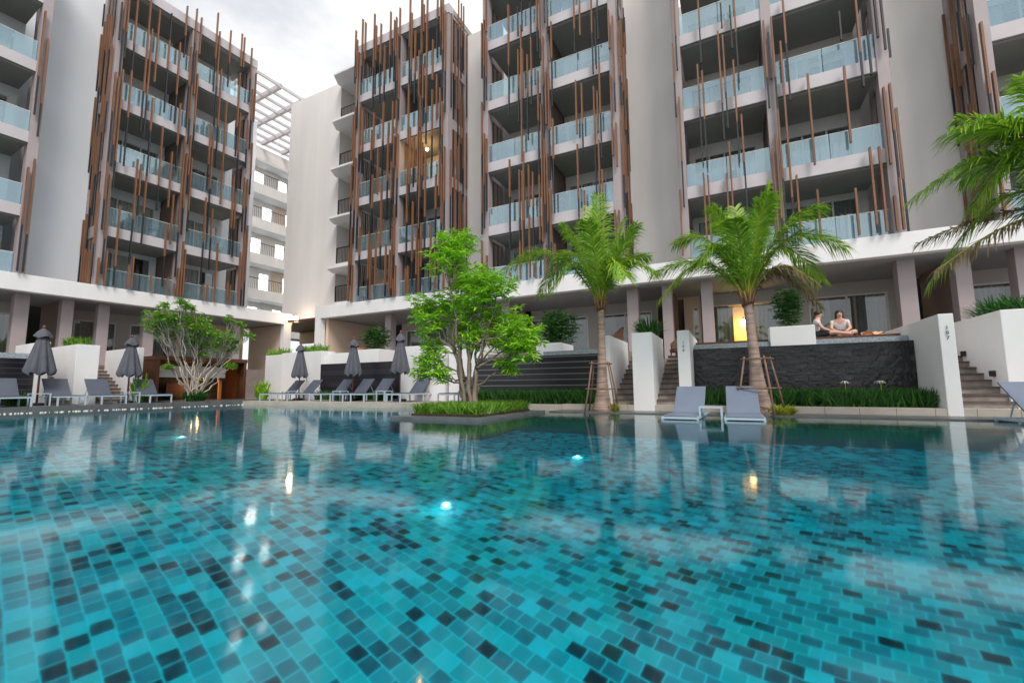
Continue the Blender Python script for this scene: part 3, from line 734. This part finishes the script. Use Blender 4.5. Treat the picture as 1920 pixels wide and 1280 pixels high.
# island with grass
IX0, IX1, IY0, IY1 = -6.75, -4.42, 7.45, 10.7
mb = MB(M['stone']); mb.box(IX0, IX1, IY0, IY1, -2.89, -.10)
T = struct('planting_island', mb)
struct('island_soil', MB(M['soil']).box(IX0+.3, IX1-.3, IY0+.35, IY1-.3, -.11, -.05))
def blades(x0, x1, y0, y1, z, n, h, wd, leaf, lean=.12):
    mb = MB(M[leaf])
    for i in range(n):
        x, y = random.uniform(x0, x1), random.uniform(y0, y1); a = random.random()*6.283; hh = h*random.uniform(.5, 1.15)
        dx, dy = math.cos(a)*wd, math.sin(a)*wd; lx, ly = random.gauss(0, lean), random.gauss(0, lean)
        mb.poly([(x-dx, y-dy, z), (x+dx, y+dy, z), (x+lx*.5+dx*.8, y+ly*.5+dy*.8, z+hh*.6), (x+lx, y+ly, z+hh), (x+lx*.5-dx*.8, y+ly*.5-dy*.8, z+hh*.6)])
    return mb
tag(link('island_grass', blades(IX0+.33, IX1-.3, IY0+.4, IY1-.35, -.06, 5200, .24, .018, 'grass', .11).mesh('g')), 'bright green grass-like ground cover filling the planting island', 'grass', kind='stuff')
for (x0, x1), lb in (((-8.0, -3.4), 'dark green hedge plants below the slatted wall left of the palm'), ((-.9, 3.8), 'strappy dark green lily leaves below the rough slate wall')):
    tag(link('hedge', blades(x0, x1, 12.25, 13.2, 0, 5200, .42, .02, 'leafd', .14).mesh('h')), lb, 'hedge', kind='stuff')
tag(link('hedge', blades(-17.0, -12.6, 13.75, 14.2, 0, 1500, .4, .02, 'leafd', .12).mesh('h')), 'low green plants below the corner slate wall', 'hedge', kind='stuff')
struct('planting_bed', MB(M['soil']).box(-8.0, -3.15, 12.2, 13.3, -.2, .01).box(-.93, 3.84, 12.2, 13.3, -.2, .01))
def lily(x, y, label):
    T = thing('spider_lily', label, 'flower', (x, y, 0))
    part('stem', MB(M['limeleaf']).tube([(0, 0, 0), (.01, 0, .3), (0, 0, .58)], .01, 6), T)
    mb = MB(M['lilywhite'])
    for k in range(16):
        a = k*.393+random.uniform(-.1, .1); L = random.uniform(.09, .15); pr = None
        for j in range(4):
            t = j/3; q = (math.cos(a)*L*t, math.sin(a)*L*t, .58+.07*t-.12*t*t); ww = .008*(1-t*.7)
            c = ((q[0]-math.sin(a)*ww, q[1]+math.cos(a)*ww, q[2]), (q[0]+math.sin(a)*ww, q[1]-math.cos(a)*ww, q[2]))
            if pr: mb.poly([pr[0], pr[1], c[1], c[0]])
            pr = c
    part('petals', mb, T)
lily(2.35, 12.6, 'left of two white spider lilies in front of the slate wall'); lily(3.0, 12.6, 'right of two white spider lilies in front of the slate wall')
for (x, y, lb) in ((-3.0, 11.5, 'lime yellow fringe plants at the foot of the left palm'), (.88, 11.35, 'lime yellow fringe plants at the foot of the right palm stakes')):
    fern((x, y, -.13), .42, .25, .22, lb, n=260, leaf='limeleaf', L=.3, wd=.035)

# ------------------------------------------------------------------ trees
def branch(mb, p0, p1, r0, r1, wob=.06, n=6, seg=6):
    p0, p1 = Vector(p0), Vector(p1); pts = []; rr = []
    for i in range(n+1):
        t = i/n; j = Vector((random.gauss(0, wob), random.gauss(0, wob), random.gauss(0, wob*.5)))*(1 if 0 < i < n else 0)
        pts.append(p0.lerp(p1, t)+j); rr.append(r0+(r1-r0)*t)
    mb.tube(pts, rr, seg); return pts
random.seed(41)
# island tree
T = thing('island_tree', 'tall bright green multi-stemmed tree on the planting island', 'tree', (-5.85, 9.3, -.05))
O = Vector((-5.85, 9.3, -.05))
blobs = [(-6.44, 4.50, .42), (-6.30, 4.1, .5), (-6.24, 3.7, .55), (-6.10, 3.2, .62), (-5.54, 3.16, .5), (-4.93, 3.0, .38), (-7.3, 2.77, .42), (-6.6, 2.71, .5), (-5.78, 2.45, .6), (-5.0, 2.16, .55),
         (-4.45, 1.84, .5), (-4.25, 1.45, .42), (-4.8, 1.5, .45), (-7.25, 1.65, .33), (-6.8, 1.25, .36), (-6.5, .85, .28), (-4.75, 1.0, .25), (-5.62, 1.75, .42), (-6.34, 1.98, .5), (-6.9, 2.2, .4), (-5.3, 2.7, .45), (-7.05, .9, .2)]
tips = []
tr = MB(M['bark'])
for k in range(7):
    a = k*.9; b0 = Vector((math.cos(a)*.13, math.sin(a)*.13, 0)); b1 = Vector((math.cos(a)*.28+(-.1), math.sin(a)*.25, 1.0+.1*k))
    branch(tr, b0, b1, .085 if k < 3 else .05, .045, .02); tips.append(b1)
wd_t = MB(M['bark'])
lf = MB(M['leaf'])
for (bx, bz, br) in blobs:
    c = Vector((bx, 9.4+random.uniform(-.5, .5), bz))-O
    src = min(tips, key=lambda q: (Vector((q.x, q.y, 0))-Vector((c.x, c.y, 0))).length+random.random()*.2)
    if c.z < 1.3: src = Vector((0, 0, .5+random.random()*.3))
    pts = branch(wd_t, src, c, .03, .012, .06)
    for j in range(7):
        e = c+Vector((random.gauss(0, 1), random.gauss(0, 1), random.gauss(0, .7))).normalized()*br*.9
        branch(wd_t, pts[4], e, .01, .004, .03, 4, 4)
    nn = int(62*br/.45)
    for j in range(nn):
        v = Vector((random.gauss(0, 1), random.gauss(0, 1), random.gauss(0, 1))).normalized()*br*(random.random()**.5)*random.uniform(.8, 1.3); v.z *= .85
        cluster(lf, c+v, .21, .024, random.choice((7, 8, 9)))
part('trunk', tr, T, smooth=True); part('branches', wd_t, T, smooth=True); part('crown', lf, T)
# left shrub tree
p0 = LP(9.5, -20.5); T = thing('shrub_tree', 'low spreading tree with pale bare stems in front of the timber bar', 'tree', (p0.x, p0.y, .03)); T.rotation_euler.z = LROT
wd_t = MB(M['palebark']); lf = MB(M['leaf2'])
tg = [(7.75, 3.35, .32), (8.1, 3.15, .42), (8.5, 3.3, .4), (8.9, 3.4, .42), (9.2, 3.0, .45), (9.6, 3.3, .38), (9.9, 2.85, .4), (10.3, 2.75, .36), (10.7, 2.7, .34), (11.05, 2.6, .22), (9.5, 2.35, .22), (8.2, 3.8, .14), (8.6, 3.95, .2), (9.0, 3.85, .2), (10.5, 3.5, .16), (11.0, 3.4, .16), (7.9, 2.9, .25), (8.6, 2.7, .28), (9.3, 2.5, .3), (10.0, 2.3, .28), (9.7, 2.0, .22), (10.9, 2.2, .2), (10.6, 1.5, .16), (8.5, 1.4, .14), (11.3, 2.9, .2)]
for i, (u, z, br) in enumerate(tg):
    c = Vector((u-9.5, random.uniform(-.5, .4), z))
    b0 = Vector((random.gauss(0, .12), random.gauss(0, .1), 0)); mid = Vector((c.x*.42+random.gauss(0, .1), c.y*.4, z*.42))
    branch(wd_t, b0, mid, .034, .024, .05, 4); pts = branch(wd_t, mid, c, .022, .010, .07)
    for j in range(7):
        e = c+Vector((random.gauss(0, 1), random.gauss(0, 1), abs(random.gauss(0, .8)))).normalized()*br*.95
        branch(wd_t, pts[random.choice((2, 4))], e, .011, .006, .03, 4, 4)
    for j in range(int(50*br/.35)):
        v = Vector((random.gauss(0, 1), random.gauss(0, 1), random.gauss(0, .6))).normalized()*br*(random.random()**.5)*1.4
        cluster(lf, c+v, .15, .03, 7)
part('trunk', wd_t, T, smooth=True); part('crown', lf, T)
fern((p0.x, p0.y, .02), .5, .5, .45, 'dark green leafy plants at the foot of the left shrub tree', n=420, L=.4, wd=.04).location.z = .02
p = LP(4.6, -21.2); fern((p.x, p.y, 0.02), .3, .3, .5, 'small variegated bush between the leftmost loungers', n=200, L=.3, wd=.03)
p = LP(7.9, -21.2); fern((p.x, p.y, 0.02), .25, .25, 1.1, 'tall broad leaves behind the second parasol on the left', n=60, L=.4, wd=.07, leaf='leaf')
fern((-20.9, 13.9, 0), .3, .3, .95, 'broad-leaved plant beside the right end of the timber bar', n=90, L=.45, wd=.07, leaf='leaf')

# palms
def frond(mb, st, base, tip, rise, L_leaf=.62, n=58, droop=.55):
    base, tip = Vector(base), Vector(tip); pts = []
    for i in range(n+1):
        t = i/n; p = base.lerp(tip, t); p.z += rise*math.sin(math.pi*min(1, t*1.0))*(1-t*.25); pts.append(p)
    st.tube(pts[::3], [.028*(1-.85*k/(len(pts[::3])-1)) for k in range(len(pts[::3]))], 5)
    for i in range(7, n):
        t = i/n; d = (pts[i+1]-pts[i-1]).normalized(); s = d.cross(Vector((0, 0, 1)))
        if s.length < .2: s = Vector((d.y, -d.x, .1))
        s.normalize(); prof = math.sin(math.pi*(.14+.80*t))**.6*L_leaf*1.12
        for sg in (-1, 1):
            for q in (0, 1):
                dr = droop*random.uniform(.5, 1.4)
                v = (s*sg*random.uniform(.6, 1)+d*random.uniform(.5, 1.1)+Vector((0, 0, random.uniform(-.1, .3)))).normalized()
                b = pts[i]+d*(q*.5*(tip-base).length/n); Lf = prof*random.uniform(.8, 1.1); w = d.cross(v).cross(v).normalized()*.0135
                m1 = b+v*Lf*.5+Vector((0, 0, -dr*Lf*.18)); e = b+v*Lf+Vector((0, 0, -dr*Lf*.85))
                mb.poly([b-w*.5, m1-w, m1+w, b+w*.5]); mb.poly([m1-w, e, m1+w])
def palm(loc, top, fronds, label, dry=(), r0=.15, baser=.27, leaf_='palm', ll=.62):
    T = thing('palm_tree', label, 'tree', loc); mb = MB(M['palmbark']); top = Vector(top)-Vector(loc)
    pts = []; rr = []; n = 44
    for i in range(n+1):
        t = i/n; pts.append(Vector((top.x*t, top.y*t, top.z*t))); b = baser*math.exp(-t*4.6)
        rr.append((.10-.012*t+b*.75)*(1+(.045 if i % 2 else 0)))
    mb.tube(pts, rr, 16); part('trunk', mb, T, smooth=True)
    sh = MB(M['batten'])
    for k in range(9):
        a = k*.7+.2; sh.tube([top+Vector((math.cos(a)*.07, math.sin(a)*.07, -.2+.02*k)), top+Vector((math.cos(a)*.11, math.sin(a)*.11, 0)), top+Vector((math.cos(a)*.2, math.sin(a)*.2, .22+.03*(k%3)))], [.05, .04, .022], 6)
    part('leaf_sheath', sh, T, smooth=True)
    cr_ = MB(M[leaf_]); st = MB(M['limeleaf'])
    for (x, y, z, rise) in fronds:
        frond(cr_, st, top+Vector((0, 0, .05)), Vector((x, y, z))-Vector(loc), rise, ll)
    if dry:
        dm = MB(M['palmdry'])
        for (x, y, z, rise) in dry: frond(dm, st, top, Vector((x, y, z))-Vector(loc), rise, ll*.6, droop=.7)
        part('dry_fronds', dm, T)
    part('stalks', st, T, smooth=True); part('crown', cr_, T)
    return T
def stakes(loc, h, r, label, k0=0, four=True):
    T = thing('tree_stake_frame', label, 'tree support', loc)
    ps_ = []
    for k in range(4):
        a = R(45+90*k)+k0; b = Vector((math.cos(a)*r, math.sin(a)*r, 0)); t_ = Vector((math.cos(a)*r*.52, math.sin(a)*r*.52, h)); ps_.append((b, t_))
        part('stake', MB(M['stake']).tube([b, b.lerp(t_, .5)+Vector((.01, 0, 0)), t_], [.024, .022, .02], 7), T, smooth=True)
    for k in range(4):
        for f in (.45, .96):
            q0 = ps_[k][0].lerp(ps_[k][1], f); q1 = ps_[(k+1) % 4][0].lerp(ps_[(k+1) % 4][1], f); dd = (q1-q0).normalized()*.07
            part('crossbar', MB(M['stake']).tube([q0-dd, q1+dd], .018, 7), T, smooth=True)
X1, X2 = -3.07, .42
palm((X1, 11.4, -.15), (X1+.03, 11.4, 2.62), [(-5.75, 11.0, 3.9, 1.15), (-4.5, 12.1, 4.3, .9), (-3.9, 10.9, 4.9, .4), (-3.35, 11.7, 5.55, .1), (-2.95, 11.0, 5.6, .1), (-2.45, 11.8, 5.1, .25), (-1.95, 11.0, 4.6, .35), (-1.85, 11.9, 4.0, .6), (-1.5, 11.1, 3.3, .75), (-3.6, 12.6, 4.9, .4), (-2.7, 12.7, 4.8, .4), (-2.2, 10.7, 3.2, .9), (-4.2, 10.6, 3.0, 1.0), (-3.0, 10.2, 4.6, .5), (-4.9, 11.6, 3.2, 1.3)],
     'left coconut palm with upright fronds beside the stone steps', baser=.22)
palm((X2+.14, 11.4, -.15), (X2, 11.4, 2.45), [(-1.65, 11.2, 3.3, .7), (-1.15, 11.8, 4.2, .9), (-.2, 11.0, 4.7, .4), (.3, 11.8, 4.9, .1), (1.25, 11.4, 5.0, .2), (1.9, 11.0, 4.3, .6), (2.4, 11.6, 3.5, 1.0), (.9, 12.6, 4.5, .4), (-.6, 10.8, 3.3, .9), (-1.45, 10.9, 2.6, 1.0), (.2, 10.3, 4.1, .6), (.9, 10.6, 4.6, .4), (-.5, 12.7, 4.3, .6), (2.0, 12.2, 2.9, 1.2), (1.0, 11.2, 5.1, .1)],
     'right coconut palm with arching fronds in front of the slate wall', dry=[(1.75, 10.9, 2.6, .7), (1.9, 11.8, 2.2, .9), (.9, 11.5, 4.8, .1)], baser=.26)
palm((4.95, 9.5, -.15), (4.95, 9.5, 3.1), [(2.85, 9.4, 3.6, .85), (3.3, 9.0, 4.5, .7), (3.7, 9.7, 5.0, .4), (4.3, 9.3, 5.3, .2), (4.9, 9.0, 5.5, .1), (3.1, 9.8, 2.2, .9), (3.9, 10.4, 4.2, .7), (4.2, 8.4, 3.4, .9), (6.5, 9.5, 4, .9), (3.6, 9.4, 3.3, 1.0), (4.0, 9.2, 4.4, .7), (4.2, 9.9, 4.9, .5), (4.4, 9.2, 3.0, 1.1), (4.6, 8.7, 3.6, 1.0)],
     'coconut palm leaning in from the right edge of the picture', dry=[(2.95, 9.6, 2.9, .25), (3.0, 9.2, 2.3, .3)])
stakes((X1-.02, 11.4, -.14), 1.3, .55, 'rough timber stakes tied round the left palm trunk', R(8))
stakes((X2+.12, 11.4, -.14), 1.3, .55, 'rough timber stakes tied round the right palm trunk', R(-20))

# ------------------------------------------------------------------ loungers and parasols
def lounger_proto(name, label, cat='sun lounger', low=False, sl='sling'):
    T = thing(name, label, cat)
    W2, Lg = .33, 2.0; h = .30; g_ = M[sl]
    fr = MB(M['alu'])
    for sx in (-1, 1): fr.box(sx*W2-.02, sx*W2+.02, 0, Lg, h-.045, h)
    for y in (0, Lg-.04): fr.box(-W2+.02, W2-.02, y, y+.04, h-.045, h-.001)
    part('frame', fr, T)
    for sx in (-1, 1):
        for y in (.0, 1.25 if not low else 1.4, Lg-.045): part('leg', MB(M['alu']).box(sx*W2-.021, sx*W2+.021, y+.001, y+.044, 0, h-.046), T)
    part('seat_sling', MB(g_).box(-W2+.01, W2-.01, .02, 1.25, h+.004, h+.028), T, bevel=.008)
    ang = R(48 if not low else 42); Lb = .78 if not low else .86; c, s = math.cos(ang), math.sin(ang)
    mb = MB(g_); y0 = 1.24
    p = [(y0, h+.005), (y0+Lb*c, h+Lb*s), (y0+Lb*c-.03*s, h+Lb*s+.03*c), (y0-.03*s, h+.03)]
    mb.v += [(-W2+.01, a, b) for a, b in p]+[(W2-.01, a, b) for a, b in p]
    for f in ((0, 1, 2, 3), (7, 6, 5, 4), (0, 4, 5, 1), (1, 5, 6, 2), (2, 6, 7, 3), (3, 7, 4, 0)): mb.f.append(f); mb.mi.append(0)
    B = part('backrest', mb, T, bevel=.008)
    pr = MB(M['alu'])
    for sx in (-1, 1): pr.tube([(sx*.25, y0+Lb*c*.6, h+Lb*s*.6-.02), (sx*.25, y0+.55, h-.02)], .012, 6)
    part('prop', pr, B)
    return T
GL, GC = 'sun loungers along the left deck', 'sun loungers on the corner deck'
P1 = lounger_proto('sun_lounger', 'x')
def place(proto, loc, rz, label, group, first):
    o = proto if first else copytree(proto)
    o.location = loc; o.rotation_euler.z = rz; o['label'] = label; o['group'] = group; return o
ll = [(4.25, 'grey sun lounger cut off by the left edge of the picture'), (5.5, 'grey sun lounger right of the leftmost parasol'), (6.58, 'grey sun lounger in front of the left steps, just left of the second parasol'), (7.95, 'grey sun lounger nearest the timber bar pavilion')]
for i, (u, lb) in enumerate(ll):
    p = LP(u, -19.55, .03); place(P1, p, LROT+R(random.uniform(-2, 2)), lb, GL, i == 0)
cl = [(-18.1, 'grey sun lounger nearest the timber bar on the corner deck'), (-16.95, 'grey sun lounger right of the first corner parasol, backrest raised high'), (-14.95, 'grey sun lounger in front of the second corner parasol'), (-13.75, 'grey sun lounger between the second and third corner parasols'), (-12.65, 'grey sun lounger left of the third corner parasol'), (-10.9, 'grey sun lounger right of the third corner parasol, before the bright white wall'), (-8.6, 'grey sun lounger partly hidden behind the island tree trunks')]
for i, (x, lb) in enumerate(cl):
    place(P1, (x, 12.15, 0), R(random.uniform(-2, 2)), lb, GC, False)
P2 = lounger_proto('pool_lounger', 'x', low=True, sl='sling_lt')
place(P2, (-.97, 9.35, -.40), R(-3), 'left of two blue-grey loungers standing in the shallow water', 'loungers standing in the water', True)
place(P2, (.18, 9.45, -.40), 0, 'right of two blue-grey loungers standing in the shallow water', 'loungers standing in the water', False)
o = copytree(P2); o.location = (4.82, 8.95, -.40); o.rotation_euler.z = R(8); o.scale = (1.05, 1.05, 1.05); o['label'] = 'blue-grey lounger in the water cut off by the right edge'
o['group'] = 'loungers standing in the water'
def side_table(loc, rz, label, h=.40):
    T = thing('side_table', label, 'side table', loc, rz, 'small side tables'); 
    part('top', MB(M['alu']).box(-.22, .22, -.22, .22, h-.025, h), T)
    for sx in (-1, 1):
        for sy in (-1, 1): part('leg', MB(M['alu']).box(sx*.2-.018, sx*.2+.018, sy*.2-.018, sy*.2+.018, 0, h-.026), T)
for u, lb in ((4.9, 'small side table beside the leftmost parasol'), (7.25, 'small side table under the second parasol on the left')):
    p = LP(u, -20.2, .03); side_table(p, LROT, lb)
side_table((-17.5, 12.9, 0), 0, 'small side table under the first corner parasol'); side_table((-14.35, 12.9, 0), 0, 'small side table under the second corner parasol')
side_table((-12.0, 12.9, 0), 0, 'small side table under the third corner parasol'); side_table((-.42, 10.0, -.40), 0, 'small side table standing in the water between two loungers', .48)

def umbrella_proto():
    T = thing('closed_parasol', 'x', 'parasol')
    mb = MB(M['canvas']); n = 64; rings = []
    prof = [(1.02, .34), (1.10, .355), (1.25, .33), (1.5, .28), (1.8, .215), (2.05, .16), (2.25, .11), (2.4, .06), (2.46, .02)]
    for z, r in prof:
        ring = []
        for k in range(n):
            a = 2*math.pi*k/n; f = abs(math.cos(a*4)); amp = .22*(1-(z-1)/1.6)+.04
            rr = r*(1-amp+amp*f*1.4); zz = z+(.05*math.cos(a*8) if z < 1.2 else 0)
            ring.append((rr*math.cos(a), rr*math.sin(a), zz))
        rings.append(ring)
    for ring in rings: mb.v += ring
    for i in range(len(rings)-1):
        for k in range(n): mb.f.append((i*n+k, i*n+(k+1) % n, (i+1)*n+(k+1) % n, (i+1)*n+k)); mb.mi.append(0)
    part('canopy', mb, T, smooth=True)
    mb = MB(M['canvas']); m = 32
    for z, r in ((2.22, .21), (2.28, .20), (2.42, .12), (2.52, .03)):
        mb.v += [(r*(1+.12*math.cos(4*2*math.pi*k/m))*math.cos(2*math.pi*k/m), r*(1+.12*math.cos(8*math.pi*k/m))*math.sin(2*math.pi*k/m), z+(.03*math.cos(8*math.pi*k/m) if z < 2.25 else 0)) for k in range(m)]
    for i in range(3):
        for k in range(m): mb.f.append((i*m+k, i*m+(k+1) % m, (i+1)*m+(k+1) % m, (i+1)*m+k)); mb.mi.append(0)
    part('vent_cap', mb, T, smooth=True)
    part('pole', MB(M['pole']).tube([(0, 0, 0), (0, 0, 2.62)], .028, 10), T, smooth=True)
    part('finial', MB(M['pole']).tube([(0, 0, 2.52), (0, 0, 2.57), (0, 0, 2.63)], [.035, .045, .01], 10), T, smooth=True)
    part('base', MB(M['black']).tube([(0, 0, 0), (0, 0, .06), (0, 0, .08)], [.27, .27, .2], 20), T)
    part('tie_strap', MB(M['canvas']).tube([(.3, -.1, 1.15), (.31, -.1, .8)], .012, 6), T)
    return T
U = umbrella_proto()
for i, (loc, s, lb) in enumerate(((LP(5.02, -20.9, .03), 1.02, 'leftmost closed charcoal parasol by the left deck'), (LP(7.45, -21.0, .03), .99, 'second closed parasol from the left, in front of the white stair wall'), (Vector((-17.53, 13.4, 0)), 1, 'first closed parasol of the corner deck, before the plain white wall'), (Vector((-14.21, 13.4, 0)), 1.02, 'closed parasol in front of the corner slate wall, with a flared hem'), (Vector((-11.67, 13.4, 0)), 1.06, 'tallest corner parasol, at the right end of the slate wall'))):
    o = U if i == 0 else copytree(U); o.location = loc; o.scale = (s*(1.05 if i < 2 else .95),)*2+(s,); o['label'] = lb; o['group'] = 'closed charcoal parasols'; o.rotation_euler.z = i*.7

# ------------------------------------------------------------------ balcony furniture
def chair_proto():
    T = thing('balcony_chair', 'x', 'chair')
    part('seat', MB(M['black']).box(-.25, .25, -.25, .25, .40, .44), T); part('backrest', MB(M['black']).box(-.25, .25, .22, .26, .44, .98), T)
    for sx in (-.23, .21):
        for sy in (-.24, .22): part('leg', MB(M['alu']).box(sx, sx+.025, sy, sy+.025, 0, .40), T)
    return T
CH = chair_proto(); first = True
def Wp(w, x, y, z): return Vector((x, 17.63+y, z)) if w else (LP(x, -26.2-y, z))
for (w, x, y, z, r, lb) in ((0, 9.2, .9, 7.98, 30, 'black chair on the left wing, second balcony row, left bay'), (0, 10.1, 1.0, 7.98, -40, 'second black chair on the left wing, second balcony row, left bay'), (0, 12.3, .9, 11.18, 20, 'black chair on the left wing, third balcony row, right bay'),
      (1, -14.2, .9, 11.18, 30, 'black chair on the middle tower balcony below the amber lamp'), (1, -13.4, 1.0, 11.18, -30, 'second black chair on the middle tower balcony below the amber lamp'), (1, 4.1, .9, 14.38, -60, 'black chair at the right end of an upper balcony on the right tower'),
      (1, 3.2, 1.0, 11.18, 40, 'black chair on the right tower, third balcony row, right bay'), (1, .3, .9, 7.98, -20, 'black chair on the right tower, second balcony row, left bay'), (1, -5.6, .9, 7.98, 15, 'black chair behind the left palm top, second balcony row')):
    o = CH if first else copytree(CH); first = False
    o.location = Wp(w, x, y, z); o.rotation_euler.z = R(r)+(0 if w else LROT); o['label'] = lb; o['group'] = 'black balcony chairs'
# ------------------------------------------------------------------ lamps
def lamp(loc, r, label, e, mt, col=(1, .6, .25), wall=False):
    T = thing('lamp', label, 'lamp', loc)
    mb = MB(M[mt]); mb.tube([(0, 0, -r), (0, 0, -r*.7), (0, 0, 0), (0, 0, r*.7), (0, 0, r)], [r*.15, r*.7, r, r*.7, r*.15], 14)
    part('bulb', mb, T, smooth=True); part('mount', MB(M['black']).tube([(0, 0, r), (0, 0, r+.12)], .02, 6), T)
    l = bpy.data.lights.new('glow', 'POINT'); l.energy = e; l.color = col; l.shadow_soft_size = r; link('glow', l, T, (0, -.0, -r*1.6))
lamp((-24.9, 18.6, 5.0), .15, 'bright warm lamp under the left end of the corner block', 22, 'lampw', (1, .68, .38))
lamp((.62, 22.6, 3.35), .17, 'glowing warm lamp behind the ground-floor window left of the right palm', 60, 'lamp', (1, .55, .12))
lamp((-14.55, 18.6, 13.75), .09, 'small amber lamp on a middle tower balcony ceiling', 15, 'lamp')
solid('interior_wall', MB(M['peach']).box(-.9, .9, 0, .1, 0, 3.2), 'warm lit wall inside the room left of the right palm', 'wall', (.9, 23.2, 1.3))

# ------------------------------------------------------------------ people
def body(name, verts, edges, rad, parent, mt, sub=2):
    me = bpy.data.meshes.new(name); me.from_pydata(verts, edges, []); me.materials.append(mt)
    o = link(name, me, parent); sk = o.modifiers.new('skin', 'SKIN'); sk.use_smooth_shade = True
    for i, r in enumerate(rad):
        r = r if isinstance(r, tuple) else (r, r); me.skin_vertices[0].data[i].radius = r; me.skin_vertices[0].data[i].use_root = (i == 0)
    s = o.modifiers.new('sub', 'SUBSURF'); s.levels = s.render_levels = sub
    return o
def ball(mb, c, rx, ry, rz_, n=14):
    m_ = 9; base = len(mb.v)
    for i in range(m_+1):
        t = math.pi*i/m_
        for k in range(n): mb.v.append((c[0]+rx*math.sin(t)*math.cos(6.2832*k/n), c[1]+ry*math.sin(t)*math.sin(6.2832*k/n), c[2]+rz_*math.cos(t)))
    for i in range(m_):
        for k in range(n): mb.f.append((base+i*n+k, base+(i+1)*n+k, base+(i+1)*n+(k+1) % n, base+i*n+(k+1) % n)); mb.mi.append(0)
def person(loc, rz, label, top, lower, cross=False, hair_long=False, glasses=False):
    # local: faces -y
    T = thing('person', label, 'person', loc, rz)
    V = [(0, 0, .10), (0, -.03, .26), (0, -.07, .42), (0, -.09, .50), (0, -.11, .56), (0, -.13, .64), (0, -.14, .70)]
    E_ = [(0, 1), (1, 2), (2, 3), (3, 4), (4, 5), (5, 6)]; Rr = [(.15, .11), (.13, .095), (.16, .10), (.09, .07), (.052, .052), (.078, .09), (.07, .08)]
    def add(p, r, to): V.append(p); Rr.append(r); E_.append((to, len(V)-1)); return len(V)-1
    for s in (-1, 1):
        sh = add((s*.17, -.08, .46), .052, 3); el = add((s*.21, -.20, .26), .040, sh); wr = add((s*.12, -.38, .17), .028, el); hd = add((s*.10, -.44, .16), .032, wr)
        for k in range(4): f = add((s*.10+(k-1.5)*.019, -.50-(.01 if k in (1, 2) else 0), .15), .009, hd); add((s*.10+(k-1.5)*.019, -.53, .125), .008, f)
        add((s*.10-s*.045, -.47, .165), .010, hd)
        hp = add((s*.09, -.06, .10), .088, 0)
        if cross: kn = add((s*.33, -.30, .15), .062, hp); an = add((-s*.03, -.42, .06), .042, kn); add((-s*.12, -.46, .05), .038, an)
        else: kn = add((s*.10, -.45, .14), .062, hp); an = add((s*.10, -.82, .06), .042, kn); add((s*.10, -.86, .14), .035, an)
    B = body('body', V, E_, Rr, T, M['skin'])
    V2 = [(0, .0, .13), (0, -.03, .26), (0, -.07, .42), (0, -.085, .485)]; E2 = [(0, 1), (1, 2), (2, 3)]; R2 = [(.163, .125), (.145, .11), (.175, .115), (.10, .085)]
    for s in (-1, 1): V2.append((s*.175, -.085, .455)); E2.append((2, len(V2)-1)); R2.append(.066); V2.append((s*.20, -.15, .36)); E2.append((len(V2)-2, len(V2)-1)); R2.append(.058)
    body('shirt', V2, E2, R2, T, top)
    V3 = [(0, .0, .09)]; E3 = []; R3 = [(.165, .12)]
    for s in (-1, 1):
        V3.append((s*.09, -.06, .10)); E3.append((0, len(V3)-1)); R3.append(.098)
        V3.append((s*.30, -.28, .145) if cross else (s*.10, -.40, .135)); E3.append((len(V3)-2, len(V3)-1)); R3.append(.074)
        if cross: V3.append((-s*.0, -.40, .07)); E3.append((len(V3)-2, len(V3)-1)); R3.append(.052)
    body('trousers', V3, E3, R3, T, lower)
    hm = MB(M['hair']); ball(hm, (0, -.115, .70), .088, .098, .085)
    if hair_long: ball(hm, (-.075, -.10, .60), .035, .05, .16); ball(hm, (.075, -.10, .60), .035, .05, .16); ball(hm, (0, -.05, .60), .08, .045, .17)
    part('hair', hm, T, smooth=True)
    fm = MB(M['skin']); ball(fm, (0, -.150, .655), .066, .070, .088); ball(fm, (0, -.222, .645), .012, .018, .02); part('face', fm, T, smooth=True)
    em = MB(M['hair'])
    for s in (-1, 1): ball(em, (s*.028, -.214, .668), .02 if glasses else .009, .008, .014 if glasses else .006)
    em.box(-.02, .02, -.218, -.212, .606, .612); part('sunglasses' if glasses else 'eyes', em, T)
    return T
person((2.12, 14.55, 1.78), R(80), 'seated man in sunglasses and a pale top leaning forward on the terrace edge', M['shirt'], M['vest'], glasses=True)
person((2.78, 14.95, 1.79), R(-5), 'woman with long dark hair and white shirt sitting cross-legged on the terrace', M['shirt'], M['vest'], cross=True, hair_long=True)
mb = MB(M['towel'])
for i in range(9):
    for j in range(6):
        def h_(i, j): return .08+.05*math.sin(i*.7)*math.cos(j)+.04*math.sin(j*1.3+i)
        x, y = i*.05, j*.05; mb.poly([(x, y, h_(i, j)), (x+.05, y, h_(i+1, j)), (x+.05, y+.05, h_(i+1, j+1)), (x, y+.05, h_(i, j+1))])
mb.box(.02, .43, .02, .28, 0, .05)
solid('towel', mb, 'crumpled peach towel on the terrace right of the woman', 'towel', (3.2, 14.5, 1.78), smooth=True)
